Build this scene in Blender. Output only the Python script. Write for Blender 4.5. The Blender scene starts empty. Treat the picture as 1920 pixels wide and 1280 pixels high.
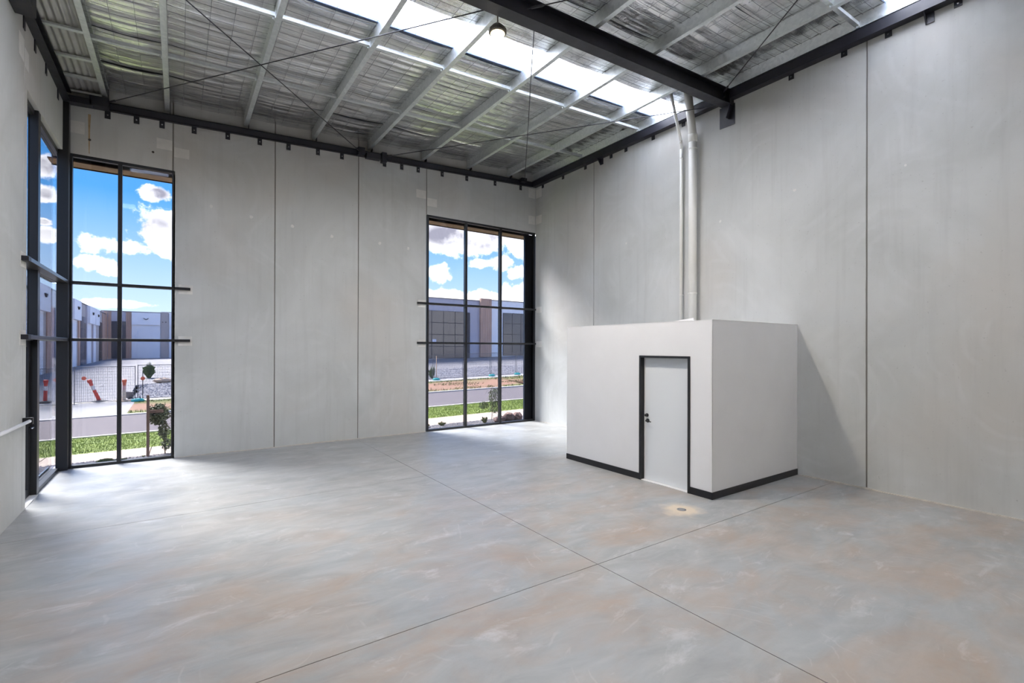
import bpy, math, random
import numpy as np
from mathutils import Vector, Matrix

random.seed(7); rng = np.random.default_rng(7)
sc = bpy.context.scene
col = sc.collection
PI = math.pi

# ------------------------------------------------------------------ camera
F_PX, YAW, PITCH, ROLL, CAM_H = 907.83, .6038, .0026, .0028, 2.2
cam_d = bpy.data.cameras.new('camera'); cam = bpy.data.objects.new('camera', cam_d); col.objects.link(cam)
cam_d.sensor_width = 36.0; cam_d.sensor_fit = 'HORIZONTAL'; cam_d.lens = F_PX / 1920 * 36.0
cam_d.shift_y = 10 / 1920; cam_d.clip_end = 600; cam_d.clip_start = .05
fw = Vector((math.sin(YAW)*math.cos(PITCH), math.cos(YAW)*math.cos(PITCH), math.sin(PITCH)))
rt = Vector((math.cos(YAW), -math.sin(YAW), 0)); up = rt.cross(fw)
r2 = rt*math.cos(ROLL) + up*math.sin(ROLL); u2 = up*math.cos(ROLL) - rt*math.sin(ROLL)
cam.matrix_world = Matrix(((r2.x, u2.x, -fw.x, 0), (r2.y, u2.y, -fw.y, 0), (r2.z, u2.z, -fw.z, CAM_H), (0, 0, 0, 1)))
sc.camera = cam

# ------------------------------------------------------------------ view
sc.view_settings.view_transform = 'Standard'; sc.view_settings.look = 'None'
sc.view_settings.gamma = 1; sc.view_settings.use_curve_mapping = False
sc.view_settings.exposure = 0.52
sc.cycles.use_denoising = True
sc.cycles.max_bounces = 10; sc.cycles.diffuse_bounces = 6; sc.cycles.glossy_bounces = 4
sc.cycles.transparent_max_bounces = 16
sc.cycles.sample_clamp_indirect = 12; sc.cycles.caustics_reflective = False; sc.cycles.caustics_refractive = False
sc.cycles.blur_glossy = 1.0

# ------------------------------------------------------------------ node helpers
class NT:
    def __init__(s, tree): s.t = tree; s.n = tree.nodes; s.l = tree.links
    def add(s, typ, **kw):
        n = s.n.new(typ)
        for k, v in kw.items(): setattr(n, k, v)
        return n
    def put(s, sock, v):
        if v is None: return
        if isinstance(v, (int, float)): sock.default_value = v
        elif isinstance(v, (tuple, list)):
            sock.default_value = (*v, 1.0) if len(sock.default_value) == 4 and len(v) == 3 else v
        else: s.l.new(v, sock)
    def m(s, op, a, b=None, c=None, clamp=False):
        n = s.add('ShaderNodeMath', operation=op, use_clamp=clamp)
        s.put(n.inputs[0], a); s.put(n.inputs[1], b); s.put(n.inputs[2], c)
        return n.outputs[0]
    def mapr(s, v, a, b, c=0.0, d=1.0, smooth=False):
        n = s.add('ShaderNodeMapRange'); n.clamp = True
        if smooth: n.interpolation_type = 'SMOOTHSTEP'
        s.put(n.inputs[0], v)
        for i, x in enumerate((a, b, c, d)): s.put(n.inputs[i+1], x)
        return n.outputs[0]
    def mix(s, f, a, b, typ='MIX'):
        n = s.add('ShaderNodeMix', data_type='RGBA', blend_type=typ)
        s.put(n.inputs[0], f); s.put(n.inputs[6], a); s.put(n.inputs[7], b)
        return n.outputs[2]
    def noise(s, vec, scale, detail=4, rough=.55, dist=0.0, out=0):
        n = s.add('ShaderNodeTexNoise'); s.put(n.inputs['Vector'], vec)
        s.put(n.inputs['Scale'], scale); s.put(n.inputs['Detail'], detail)
        s.put(n.inputs['Roughness'], rough); s.put(n.inputs['Distortion'], dist)
        return n.outputs[out]
    def mapping(s, vec, scale=(1, 1, 1), loc=(0, 0, 0), rot=(0, 0, 0)):
        n = s.add('ShaderNodeMapping'); s.put(n.inputs[0], vec)
        n.inputs[1].default_value = loc; n.inputs[2].default_value = rot; n.inputs[3].default_value = scale
        return n.outputs[0]
    def pos(s): return s.add('ShaderNodeNewGeometry').outputs['Position']

def material(name, base=(.5, .5, .5), rough=.6, metal=0.0, fn=None, spec=.5):
    m = bpy.data.materials.new(name); m.use_nodes = True
    N = NT(m.node_tree); b = m.node_tree.nodes['Principled BSDF']
    b.inputs['Base Color'].default_value = (*base, 1); b.inputs['Roughness'].default_value = rough
    b.inputs['Metallic'].default_value = metal; b.inputs['Specular IOR Level'].default_value = spec
    if fn: fn(N, b)
    m.diffuse_color = (*base, 1)
    return m

def bump(N, b, h, strength=.3, dist=.01):
    n = N.add('ShaderNodeBump'); n.inputs['Strength'].default_value = strength; n.inputs['Distance'].default_value = dist
    N.put(n.inputs['Height'], h); N.l.new(n.outputs[0], b.inputs['Normal'])

def varied(name, c0, c1, scale=3.0, rough=.7, metal=0.0, bs=0.0, bscale=40, bd=.005, detail=5, spec=.5, stretch=(1, 1, 1)):
    def fn(N, b):
        p = N.mapping(N.pos(), stretch)
        f = N.mapr(N.noise(p, scale, detail), .3, .7)
        N.put(b.inputs['Base Color'], N.mix(f, c0, c1))
        if bs: bump(N, b, N.noise(p, bscale, 3), bs, bd)
    return material(name, [(x+y)/2 for x, y in zip(c0, c1)], rough, metal, fn, spec)

# ------------------------------------------------------------------ world: blue sky with cumulus clouds
SKY_K = 5.6
def az_el(u, v):
    d = (fw + r2*((u-960)/F_PX) + u2*((650-v)/F_PX)).normalized()
    return math.atan2(d.x, d.y), math.asin(d.z)
w = bpy.data.worlds.new('sky'); sc.world = w; w.use_nodes = True
N = NT(w.node_tree); bg = w.node_tree.nodes['Background']
tc = N.add('ShaderNodeTexCoord').outputs['Generated']
sx = N.add('ShaderNodeSeparateXYZ'); N.l.new(tc, sx.inputs[0]); X_, Y_, Z_ = sx.outputs
az = N.m('ARCTAN2', X_, Y_); el = N.m('ARCSINE', Z_)
n1 = N.noise(tc, 7.0, 7, .6); n2 = N.noise(tc, 34.0, 6, .65)
nz = N.m('ADD', N.m('MULTIPLY', N.m('SUBTRACT', n1, .5), 2.6), N.m('MULTIPLY', N.m('SUBTRACT', n2, .5), 2.0))
blobs = [(178, 455, 62, 26), (245, 463, 40, 18), (172, 490, 48, 16), (205, 508, 24, 12), (295, 362, 34, 18),
         (296, 432, 58, 40), (312, 470, 26, 18), (90, 310, 30, 26), (86, 362, 30, 16), (88, 440, 34, 18), (80, 415, 22, 8),
         (835, 442, 75, 34), (905, 445, 75, 42), (985, 455, 60, 42), (818, 512, 24, 18), (898, 494, 26, 11), (942, 494, 40, 18),
         (975, 508, 30, 16), (870, 556, 160, 15), (980, 552, 60, 22), (1060, 480, 60, 40), (240, 570, 70, 8)]
dens = None
for (u, v, a, b_) in blobs:
    a0, e0 = az_el(u, v); a1, _ = az_el(u+a, v); _, e1 = az_el(u, v-b_)
    ra, re = abs(a1-a0), abs(e1-e0)
    dx = N.m('MULTIPLY', N.m('SUBTRACT', az, a0), 1/ra); dy = N.m('MULTIPLY', N.m('SUBTRACT', el, e0), 1/re)
    d = N.m('SUBTRACT', 1.0, N.m('SQRT', N.m('ADD', N.m('MULTIPLY', dx, dx), N.m('MULTIPLY', dy, dy))))
    d = N.m('MAXIMUM', d, -1.0)
    dens = d if dens is None else N.m('MAXIMUM', dens, d)
# away from the placed clouds the same kind of scattered cover goes on
inview = N.mapr(N.m('ABSOLUTE', N.m('SUBTRACT', az, -.02)), .75, 1.1)
gen = N.m('SUBTRACT', N.m('MULTIPLY', N.noise(tc, 3.0, 5, .55), 3.0), 1.62)
dens = N.m('MAXIMUM', dens, N.m('ADD', gen, N.m('MULTIPLY', N.m('SUBTRACT', 1.0, inview), -3.0)))
cl = N.mapr(N.m('ADD', dens, N.m('MULTIPLY', nz, 1.0)), .0, .42, smooth=True)
e = N.mapr(el, 0.0, .62)
skyc = N.mix(N.mapr(e, .0, .40), (.56, .66, .76), (.075, .285, .62))
skyc = N.mix(N.mapr(e, .35, 1.0), skyc, (.024, .145, .50))
shade = N.mapr(N.noise(tc, 11.0, 6, .6), .32, .56)
thick = N.mapr(dens, .05, .6)
hi = N.mapr(el, .13, .22)
grey = N.m('MULTIPLY', N.m('MULTIPLY', shade, N.mapr(thick, 0, 1, .25, 1.0)), N.m('ADD', .15, N.m('MULTIPLY', hi, .85)))
cloudc = N.mix(grey, (1.35, 1.32, 1.30), (.27, .265, .32))
skyc = N.mix(cl, skyc, cloudc)
below = N.mapr(el, -.05, 0.0)
skyc = N.mix(below, (.30, .28, .26), skyc)
N.put(bg.inputs[0], skyc); bg.inputs[1].default_value = SKY_K
w.cycles.sampling_method = 'MANUAL'; w.cycles.sample_map_resolution = 1024

# ------------------------------------------------------------------ sun
sd = bpy.data.lights.new('sun', 'SUN'); sd.energy = 36.0; sd.angle = math.radians(28.0); sd.color = (1.0, .965, .92)
sun = bpy.data.objects.new('sun', sd); col.objects.link(sun)
sun.rotation_euler = Vector((-.30, .62, .72)).to_track_quat('Z', 'Y').to_euler()
sun.location = (4, -4, 30)

def portal(name, loc, rot, sx_, sy_):
    d = bpy.data.lights.new(name, 'AREA'); d.shape = 'RECTANGLE'; d.size = sx_; d.size_y = sy_
    d.cycles.is_portal = True
    o = bpy.data.objects.new(name, d); col.objects.link(o); o.location = loc; o.rotation_euler = rot
    return o
portal('sky_portal', (-.83, 11.95, 2.85), (-PI/2, 0, 0), 1.55, 5.7)
portal('sky_portal', (7.13, 11.95, 2.85), (-PI/2, 0, 0), 3.5, 5.7)

# ------------------------------------------------------------------ mesh helpers
class MB:
    def __init__(s): s.v = []; s.f = []; s.n = 0
    def raw(s, v, f):
        s.v += [tuple(p) for p in v]; s.f += [tuple(i+s.n for i in q) for q in f]; s.n += len(v); return s
    def box(s, x0, x1, y0, y1, z0, z1):
        x0, x1 = sorted((x0, x1)); y0, y1 = sorted((y0, y1)); z0, z1 = sorted((z0, z1))
        v = [(x0, y0, z0), (x1, y0, z0), (x1, y1, z0), (x0, y1, z0), (x0, y0, z1), (x1, y0, z1), (x1, y1, z1), (x0, y1, z1)]
        return s.raw(v, [(0, 3, 2, 1), (4, 5, 6, 7), (0, 1, 5, 4), (1, 2, 6, 5), (2, 3, 7, 6), (3, 0, 4, 7)])
    def sbox(s, x0, x1, y0, y1, z0, z1):
        """box whose bottom/top follow the roof slope along X; z given relative to zc(x)"""
        v = [(x, y, zc(x)+z) for z in (z0, z1) for (x, y) in ((x0, y0), (x1, y0), (x1, y1), (x0, y1))]
        return s.raw(v, [(0, 3, 2, 1), (4, 5, 6, 7), (0, 1, 5, 4), (1, 2, 6, 5), (2, 3, 7, 6), (3, 0, 4, 7)])
    def prism(s, pts, axis, a, b):
        """extrude a closed 2-D outline between a and b along axis (0,1,2)"""
        n = len(pts)
        def P(p, t):
            q = list(p); q.insert(axis, t); return tuple(q)
        v = [P(p, a) for p in pts] + [P(p, b) for p in pts]
        f = [tuple(range(n))[::-1], tuple(range(n, 2*n))] + [(i, (i+1) % n, n+(i+1) % n, n+i) for i in range(n)]
        return s.raw(v, f)
    def tube(s, pts, r, seg=10, cap=True):
        pts = [Vector(p) for p in pts]; rs = r if isinstance(r, (list, tuple)) else [r]*len(pts)
        v = []; f = []
        ref = Vector((.137, .31, .94))
        for i, p in enumerate(pts):
            if i == 0: t = pts[1]-p
            elif i == len(pts)-1: t = p-pts[i-1]
            else: t = (pts[i+1]-p).normalized() + (p-pts[i-1]).normalized()
            t.normalize()
            a = t.cross(ref)
            if a.length < .05: a = t.cross(Vector((1, 0, 0)))
            a.normalize(); b_ = t.cross(a)
            for k in range(seg):
                an = 2*PI*k/seg
                v.append(p + (a*math.cos(an)+b_*math.sin(an))*rs[i])
        for i in range(len(pts)-1):
            for k in range(seg):
                f.append((i*seg+k, i*seg+(k+1) % seg, (i+1)*seg+(k+1) % seg, (i+1)*seg+k))
        if cap: f += [tuple(range(seg))[::-1], tuple(range((len(pts)-1)*seg, len(pts)*seg))]
        return s.raw(v, f)
    def lathe(s, prof, c=(0, 0, 0), seg=20):
        v = []; f = []
        for (r, z) in prof:
            for k in range(seg):
                an = 2*PI*k/seg; v.append((c[0]+r*math.cos(an), c[1]+r*math.sin(an), c[2]+z))
        for i in range(len(prof)-1):
            for k in range(seg):
                f.append((i*seg+k, i*seg+(k+1) % seg, (i+1)*seg+(k+1) % seg, (i+1)*seg+k))
        f += [tuple(range(seg))[::-1], tuple(range((len(prof)-1)*seg, len(prof)*seg))]
        return s.raw(v, f)

def obj(name, mb, mat, root=None, parent=None, bev=0.0, smooth=False):
    """one mesh object; world-space vertices are moved into the root's frame"""
    off = root['_o'] if root is not None else (0, 0, 0)
    me = bpy.data.meshes.new(name)
    v = np.array(mb.v, dtype=float) - np.array(off) if len(mb.v) else []
    me.from_pydata([tuple(p) for p in v], [], mb.f); me.update()
    if smooth: me.shade_smooth()
    if mat is not None: me.materials.append(mat)
    o = bpy.data.objects.new(name, me); col.objects.link(o)
    if parent is not None: o.parent = parent
    elif root is not None: o.parent = root['_e']
    if bev:
        m = o.modifiers.new('bevel', 'BEVEL'); m.width = bev; m.segments = 2; m.limit_method = 'ANGLE'
    return o

def tag(o, label=None, cat=None, group=None, kind=None):
    if label: o['label'] = label
    if cat: o['category'] = cat
    if group: o['group'] = group
    if kind: o['kind'] = kind
    return o

def thing(name, loc, label=None, cat=None, group=None, kind=None):
    e_ = bpy.data.objects.new(name, None); col.objects.link(e_); e_.location = loc; e_.empty_display_size = .2
    tag(e_, label, cat, group, kind)
    return {'_o': tuple(loc), '_e': e_}

def solo(name, mb, mat, label, cat, group=None, kind=None, bev=0.0, smooth=False, base=None):
    """a top-level thing that is one mesh, origin at its base"""
    v = np.array(mb.v); c = base or ((v[:, 0].min()+v[:, 0].max())/2, (v[:, 1].min()+v[:, 1].max())/2, v[:, 2].min())
    o = obj(name, mb, mat, {'_o': tuple(c), '_e': None}, None, bev, smooth)
    o.parent = None; o.location = c
    return tag(o, label, cat, group, kind)

def copy_tree(e_, loc, label=None, rotz=None):
    """copy a thing with its parts and sub-parts, sharing meshes"""
    c = e_.copy(); col.objects.link(c); c.location = loc
    if rotz is not None: c.rotation_euler.z = rotz
    if label: c['label'] = label
    for ch in list(e_.children):
        p = ch.copy(); col.objects.link(p); p.parent = c
        for g in ch.children:
            q = g.copy(); col.objects.link(q); q.parent = p
    return c

# ------------------------------------------------------------------ materials
def f_wall(N, b):
    p = N.pos()
    a = N.noise(p, .55, 5, .55, 1.2)
    c = N.mix(N.mapr(a, .3, .7), (.505, .515, .50), (.605, .615, .605))
    c = N.mix(N.m('MULTIPLY', N.mapr(N.noise(p, .35, 3, .5), .52, .68), .35), c, (.56, .50, .44))
    # sweeping arcs of the power trowel
    vo = N.add('ShaderNodeTexVoronoi', feature='F1'); N.put(vo.inputs['Vector'], N.mapping(p, (.45, .45, .45))); vo.inputs['Scale'].default_value = 1.0
    arcs = N.m('SINE', N.m('MULTIPLY', N.m('ADD', vo.outputs['Distance'], N.m('MULTIPLY', a, .25)), 70))
    arcs = N.m('MULTIPLY', N.mapr(arcs, .2, 1), N.mapr(N.noise(p, 1.3, 2), .48, .62))
    c = N.mix(N.m('MULTIPLY', arcs, .16), c, (.68, .68, .68))
    # vertical runs and small pits
    st = N.noise(N.mapping(p, (9, 9, .5)), 1.0, 4)
    c = N.mix(N.m('MULTIPLY', N.mapr(st, .52, .75), .22), c, (.40, .40, .39))
    pits = N.mapr(N.noise(p, 30, 2), .69, .76)
    c = N.mix(N.m('MULTIPLY', pits, .4), c, (.3, .29, .28))
    N.put(b.inputs['Base Color'], c)
    bump(N, b, N.noise(p, 60, 4), .12, .004)
M_wall = material('precast_concrete', (.5, .5, .49), .75, 0, f_wall, .3)

def f_floor(N, b):
    p = N.pos()
    big = N.noise(p, .42, 5, .6, .8)
    st = N.noise(N.mapping(p, (1.0, 2.4, 1), rot=(0, 0, .5)), 1.6, 7, .62, .9)
    c = N.mix(N.mapr(st, .32, .68), (.30, .31, .308), (.41, .415, .405))
    c = N.mix(N.m('MULTIPLY', N.mapr(big, .50, .30), .45), c, (.36, .40, .43))
    sxx = N.add('ShaderNodeSeparateXYZ'); N.l.new(p, sxx.inputs[0])
    near = N.mapr(N.m('ADD', sxx.outputs[1], N.m('MULTIPLY', N.m('SUBTRACT', big, .5), 5.0)), 8.2, 4.6)
    rust = N.m('MULTIPLY', N.mapr(N.noise(N.mapping(p, (1, 1.5, 1), loc=(3, 1, 0)), .95, 6, .62, .5), .42, .70), N.mapr(near, 0, 1, .15, 1))
    c = N.mix(N.m('MULTIPLY', rust, .62), c, (.40, .28, .19))
    # pale laitance patches
    pale = N.mapr(N.noise(N.mapping(p, (1, 2, 1), loc=(9, 4, 0)), 1.7, 7, .68, .5), .58, .74)
    c = N.mix(N.m('MULTIPLY', pale, .5), c, (.66, .67, .68))
    dark = N.mapr(N.noise(N.mapping(p, (1, 3, 1), loc=(1, 7, 0), rot=(0, 0, .6)), 1.2, 6, .6, .3), .54, .80)
    c = N.mix(N.m('MULTIPLY', dark, .45), c, (.27, .26, .25))
    # trowel scratches
    vo = N.add('ShaderNodeTexVoronoi', feature='F1'); N.put(vo.inputs['Vector'], p); vo.inputs['Scale'].default_value = .6
    ring = N.m('SINE', N.m('MULTIPLY', N.m('ADD', vo.outputs['Distance'], N.m('MULTIPLY', big, .4)), 90))
    ring = N.m('MULTIPLY', N.mapr(ring, .86, 1), N.mapr(N.noise(p, 2.4, 2), .56, .64))
    c = N.mix(N.m('MULTIPLY', ring, .14), c, (.70, .68, .66))
    # pale tan stain round the floor waste
    dv = N.add('ShaderNodeVectorMath', operation='DISTANCE'); N.l.new(p, dv.inputs[0]); dv.inputs[1].default_value = (5.67, 4.13, 0)
    stn = N.mapr(N.m('ADD', dv.outputs['Value'], N.m('MULTIPLY', N.m('SUBTRACT', N.noise(p, 5, 4), .5), .35)), .33, .14)
    c = N.mix(N.m('MULTIPLY', stn, .85), c, (.70, .58, .42))
    N.put(b.inputs['Base Color'], c)
    r = N.mapr(N.noise(p, 2.2, 5), .3, .7, .31, .48)
    N.put(b.inputs['Roughness'], r)
    bump(N, b, N.noise(p, 14, 6, .6), .16, .008)
M_floor = material('sealed_concrete', (.45, .45, .44), .35, 0, f_floor, .5)
M_grout = varied('grout_line', (.50, .47, .42), (.66, .62, .55), 12, .9)
M_seal = material('joint_sealant', (.20, .19, .17), .8)
M_dark_gap = material('saw_cut', (.07, .065, .06), .9)

def f_steel(N, b):
    p = N.pos(); bump(N, b, N.noise(p, 90, 2), .05, .002)
    N.put(b.inputs['Roughness'], N.mapr(N.noise(p, 6, 3), .3, .7, .38, .52))
M_steel = material('dark_painted_steel', (.011, .011, .019), .42, 0, f_steel, .6)
M_alu = material('black_aluminium', (.012, .013, .016), .35, 0, None)
M_blackpaint = material('black_gloss_paint', (.012, .012, .014), .35)
def f_galv(N, b):
    p = N.pos()
    vo = N.add('ShaderNodeTexVoronoi'); N.put(vo.inputs['Vector'], p); vo.inputs['Scale'].default_value = 22
    sp = N.add('ShaderNodeSeparateColor'); N.l.new(vo.outputs['Color'], sp.inputs[0])
    f = N.m('ADD', N.m('MULTIPLY', sp.outputs[0], .5), N.m('MULTIPLY', N.noise(N.mapping(p, (1, .12, 1)), 5, 3), .5))
    N.put(b.inputs['Base Color'], N.mix(f, (.60, .64, .65), (.84, .87, .87)))
    N.put(b.inputs['Roughness'], N.mapr(f, 0, 1, .34, .52))
M_galv = material('galvanised_steel', (.6, .64, .65), .4, .85, f_galv)
def f_foil(N, b):
    p = N.pos()
    crease = N.noise(N.mapping(p, (1.0, 15, 1)), 1.0, 5, .6, .6)
    crumple = N.noise(p, 5.5, 6, .6, 1.5)
    where = N.mapr(N.noise(p, .8, 3), .45, .62)
    h = N.m('ADD', crease, N.m('MULTIPLY', N.m('MULTIPLY', crumple, where), 1.6))
    bump(N, b, h, .6, .012)
    N.put(b.inputs['Base Color'], N.mix(N.mapr(N.noise(p, 3, 3), .3, .7), (.84, .86, .89), (.95, .95, .95)))
M_foil = material('reflective_foil', (.85, .86, .88), .27, 1.0, f_foil)
M_wire = material('mesh_wire', (.24, .25, .27), .5, .6)
M_corr = varied('corrugated_steel', (.50, .50, .48), (.62, .61, .59), 4, .45, .45)
M_deck = varied('roof_sheet', (.35, .38, .42), (.42, .45, .50), 3, .6, .3)
def f_sky(N, b):
    pass
M_skylight = bpy.data.materials.new('translucent_sheet'); M_skylight.use_nodes = True
_n = NT(M_skylight.node_tree); _n.n.remove(_n.n['Principled BSDF'])
_t = _n.add('ShaderNodeBsdfTranslucent'); _t.inputs[0].default_value = (.95, .96, .98, 1)
_g = _n.add('ShaderNodeBsdfDiffuse'); _g.inputs[0].default_value = (.8, .82, .85, 1)
_m = _n.add('ShaderNodeMixShader'); _m.inputs[0].default_value = .1
_n.l.new(_t.outputs[0], _m.inputs[1]); _n.l.new(_g.outputs[0], _m.inputs[2]); _n.l.new(_m.outputs[0], _n.n['Material Output'].inputs[0])

def glass(name, tint):
    m = bpy.data.materials.new(name); m.use_nodes = True
    n = NT(m.node_tree); n.n.remove(n.n['Principled BSDF'])
    t = n.add('ShaderNodeBsdfTransparent'); t.inputs[0].default_value = (*tint, 1)
    g = n.add('ShaderNodeBsdfGlossy'); g.inputs[0].default_value = (.9, .92, 1, 1); g.inputs['Roughness'].default_value = .02
    fr = n.add('ShaderNodeLayerWeight'); fr.inputs[0].default_value = .5
    sch = n.m('ADD', .02, n.m('MULTIPLY', n.m('POWER', fr.outputs['Facing'], 5.0), .5))
    mx = n.add('ShaderNodeMixShader'); n.l.new(sch, mx.inputs[0])
    n.l.new(t.outputs[0], mx.inputs[1]); n.l.new(g.outputs[0], mx.inputs[2]); n.l.new(mx.outputs[0], n.n['Material Output'].inputs[0])
    return m
M_glass = glass('tinted_glass', (.465, .47, .482))
M_far_glass = material('dark_shopfront_glass', (.035, .035, .055), .12, 0, None, .8)
M_plaster = varied('white_wall_paint', (.85, .85, .855), (.88, .88, .885), 2, .6, 0, .03, 120, .002)
M_door = material('white_door_paint', (.80, .83, .85), .4)
M_trimwhite = material('white_angle', (.86, .86, .86), .5)
M_pipe = varied('cream_pvc', (.76, .75, .70), (.80, .79, .74), 3, .38)
M_patch = varied('pale_grout_patch', (.66, .65, .62), (.74, .73, .70), 9, .85, 0, .2, 60, .004)
M_rust = varied('rust_run', (.36, .25, .13), (.48, .36, .22), 20, .9)
M_chrome = material('satin_steel', (.7, .7, .7), .25, 1)

# ------------------------------------------------------------------ room dimensions (metres; the camera stands over the origin)
XR, YB, XL = 8.943, 11.726, -1.70
YF = -7.0
SL = (7.0635-6.5633)/(8.943+1.70)
def zc(x): return 7.0635 + SL*(x-XR)            # underside of the edge beams
WT = .18
gap = .008

# ---------------- floor: slabs between saw cuts
fl = thing('floor', (3.6, 2.3, 0), 'grey sealed concrete warehouse floor with saw cuts and tan stains', None, None, 'structure')
xj, y1, y2 = 3.53, 3.57, 7.70
for (a, b_, c, d) in ((XL-WT, xj-gap/2, y2+gap/2, YB+WT), (XL-WT, xj-gap/2, y1+gap/2, y2-gap/2), (XL-WT, xj-gap/2, -2.0+gap/2, y1-gap/2),
                      (xj+gap/2, XR+WT, y1+gap/2, YB+WT), (xj+gap/2, XR+WT, -2.0+gap/2, y1-gap/2),
                      (XL-WT, xj-gap/2, YF-WT, -2.0-gap/2), (xj+gap/2, XR+WT, YF-WT, -2.0-gap/2)):
    obj('floor_slab', MB().box(a, b_, c, d, -.15, 0), M_floor, fl)
obj('slab_bed', MB().box(XL-WT, XR+WT, YF-WT, YB+WT, -.2, -.03), M_dark_gap, fl)

# ---------------- concrete walls of tilt-up panels
def panel_wall(name, label, kindpanels, axis, plane, out, patches=()):
    """axis 1: wall lies in a plane of constant Y; axis 0: constant X. panels: (a0,a1,z0,z1 or slope)"""
    v = [p for p in kindpanels]
    t = thing(name, (plane if axis == 0 else (v[0][0]+v[-1][1])/2, plane if axis == 1 else (v[0][0]+v[-1][1])/2, 0), label, None, None, 'structure')
    for (a0, a1, z0, z1) in kindpanels:
        m = MB()
        if axis == 1:
            zt0 = zc(a0)+.50 if z1 is None else z1; zt1 = zc(a1)+.50 if z1 is None else z1
            m.prism([(a0, z0), (a1, z0), (a1, zt1), (a0, zt0)], 1, plane, plane+out*WT)
        else:
            zt = (zc(plane)+.50) if z1 is None else z1
            m.box(plane, plane+out*WT, a0, a1, z0, zt)
        obj('concrete_panel', m, M_wall, t, bev=.006)
    return t

jb = .02
wb = panel_wall('wall_back', 'pale grey precast concrete end wall with two tall windows',
    [(XL-WT, -.105, 5.70, None), (-.085, 1.735, 0, None), (1.755, 3.565, 0, None), (3.585, 5.345, 0, None), (5.365, XR+WT, 5.70, None)], 1, YB, 1)
for x in (-.095, 1.745, 3.575, 5.355):
    z0 = 5.70 if x in (-.095, 5.355) else 0
    obj('joint_sealant', MB().box(x-.011, x+.011, YB+.012, YB+.1, z0, zc(x)+.46), M_seal if z0 == 0 else M_seal, wb)
for (x0, x1, z0, z1) in ((-.36, -.11, 6.09, 6.29), (-.08, .17, 5.98, 6.17), (-1.62, -1.42, 6.08, 6.30), (5.06, 5.34, 6.10, 6.31), (5.37, 5.65, 5.93, 6.14),
                        (8.68, 8.92, 6.74, 7.02), (8.68, 8.92, 5.95, 6.20)):
    obj('filler_patch', MB().box(x0, x1, YB-.003, YB+.01, z0, z1), M_patch, wb, bev=.002)
for (x, z, r) in ((-1.352, 6.003, .022), (-.415, 5.995, .022)):
    obj('ferrule_hole', MB().prism([(x+r*math.cos(k*PI/6), z+r*math.sin(k*PI/6)) for k in range(12)], 1, YB-.003, YB+.02), M_dark_gap, wb)
for (u, z) in ((.55, 5.1), (1.28, 5.0), (2.1, 4.92), (2.95, 4.80), (4.1, 4.78), (4.85, 4.75)):   # faint cast marks in a row
    pts = [(u+random.uniform(.025, .05)*math.cos(k*PI/4), z+random.uniform(.025, .05)*math.sin(k*PI/4)) for k in range(8)]
    obj('cast_mark', MB().prism(pts, 1, YB-.002, YB+.01), M_patch, wb)
obj('rust_run', MB().prism([(-1.375, 6.47), (-1.335, 6.47), (-1.345, 6.2), (-1.352, 5.75), (-1.362, 5.75), (-1.372, 6.2)], 1, YB-.002, YB+.01), M_rust, wb)
obj('grout_line', MB().prism([(-.05, 0), (5.35, 0), (5.35, .012), (4.6, .02), (3.8, .010), (2.6, .03), (1.8, .012), (.6, .02), (-.05, .010)], 1, YB-.012, YB+.02), M_grout, wb)

wr = panel_wall('wall_right', 'long grey precast concrete side wall with open panel joints',
    [(YF-WT, -3.0, 0, None), (-2.98, 3.102, 0, None), (3.122, 9.206, 0, None), (9.226, YB-.001, 0, None)], 0, XR, 1)
for y in (3.112, 9.216, -2.99):
    obj('joint_sealant', MB().box(XR+.012, XR+.1, y-.011, y+.011, 0, zc(XR)+.5), M_seal, wr)
for (y0, y1_, z0, z1) in ((11.42, 11.71, 6.74, 7.0), (11.42, 11.71, 5.95, 6.2)):
    obj('filler_patch', MB().box(XR-.003, XR+.01, y0, y1_, z0, z1), M_patch, wr, bev=.002)
def ground_edge(y0, y1_, n=24):
    top = [(y0+(y1_-y0)*k/n, .006+.014*random.random()) for k in range(n+1)]
    return [(y0, 0)]+[(y1_, 0)]+top[::-1]
obj('grout_line', MB().prism(ground_edge(-2, 4.1), 0, XR-.035, XR+.02), M_grout, wr)
obj('grout_line', MB().prism(ground_edge(7.4, YB-.02), 0, XR-.02, XR+.02), M_grout, wr)
for (y, z, r) in ((2.62, 4.95, .022), (5.62, 4.75, .03), (4.2, 5.0, .03), (8.1, 4.75, .03)):
    pts = [(y+r*random.uniform(.6, 1)*math.cos(k*PI/5), z+r*random.uniform(.6, 1)*math.sin(k*PI/5)) for k in range(10)]
    obj('cast_mark', MB().prism(pts, 0, XR-.002, XR+.01), M_patch, wr)

wl = panel_wall('wall_left', 'pale concrete side wall nearest the camera ending at glazed corner',
    [(YF-WT, 2.99, 0, None), (3.01, 8.99, 0, None), (9.01, YB-.001, 5.70, None)], 0, XL, -1)
obj('joint_sealant', MB().box(XL-.1, XL-.012, 8.989, 9.011, 5.7, zc(XL)+.5), M_seal, wl)
obj('filler_patch', MB().box(XL-.01, XL+.003, 8.72, 8.98, 5.98, 6.28), M_patch, wl, bev=.002)
obj('filler_patch', MB().box(XL-.01, XL+.003, 9.02, 9.22, 5.95, 6.2), M_patch, wl, bev=.002)
# concrete beside the door is set out to Y=9.16 below the lintel
obj('concrete_panel', MB().box(XL-WT, XL, 8.992, 9.16, 0, 5.70), M_wall, wl)

# wall behind the camera with an open vehicle doorway
wf = panel_wall('wall_front', 'concrete wall behind the camera',
    [(XL-WT, 1.99, 0, None), (2.01, 5.49, 0, None), (5.51, XR+WT, 0, None)], 1, YF, -1)

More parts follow.
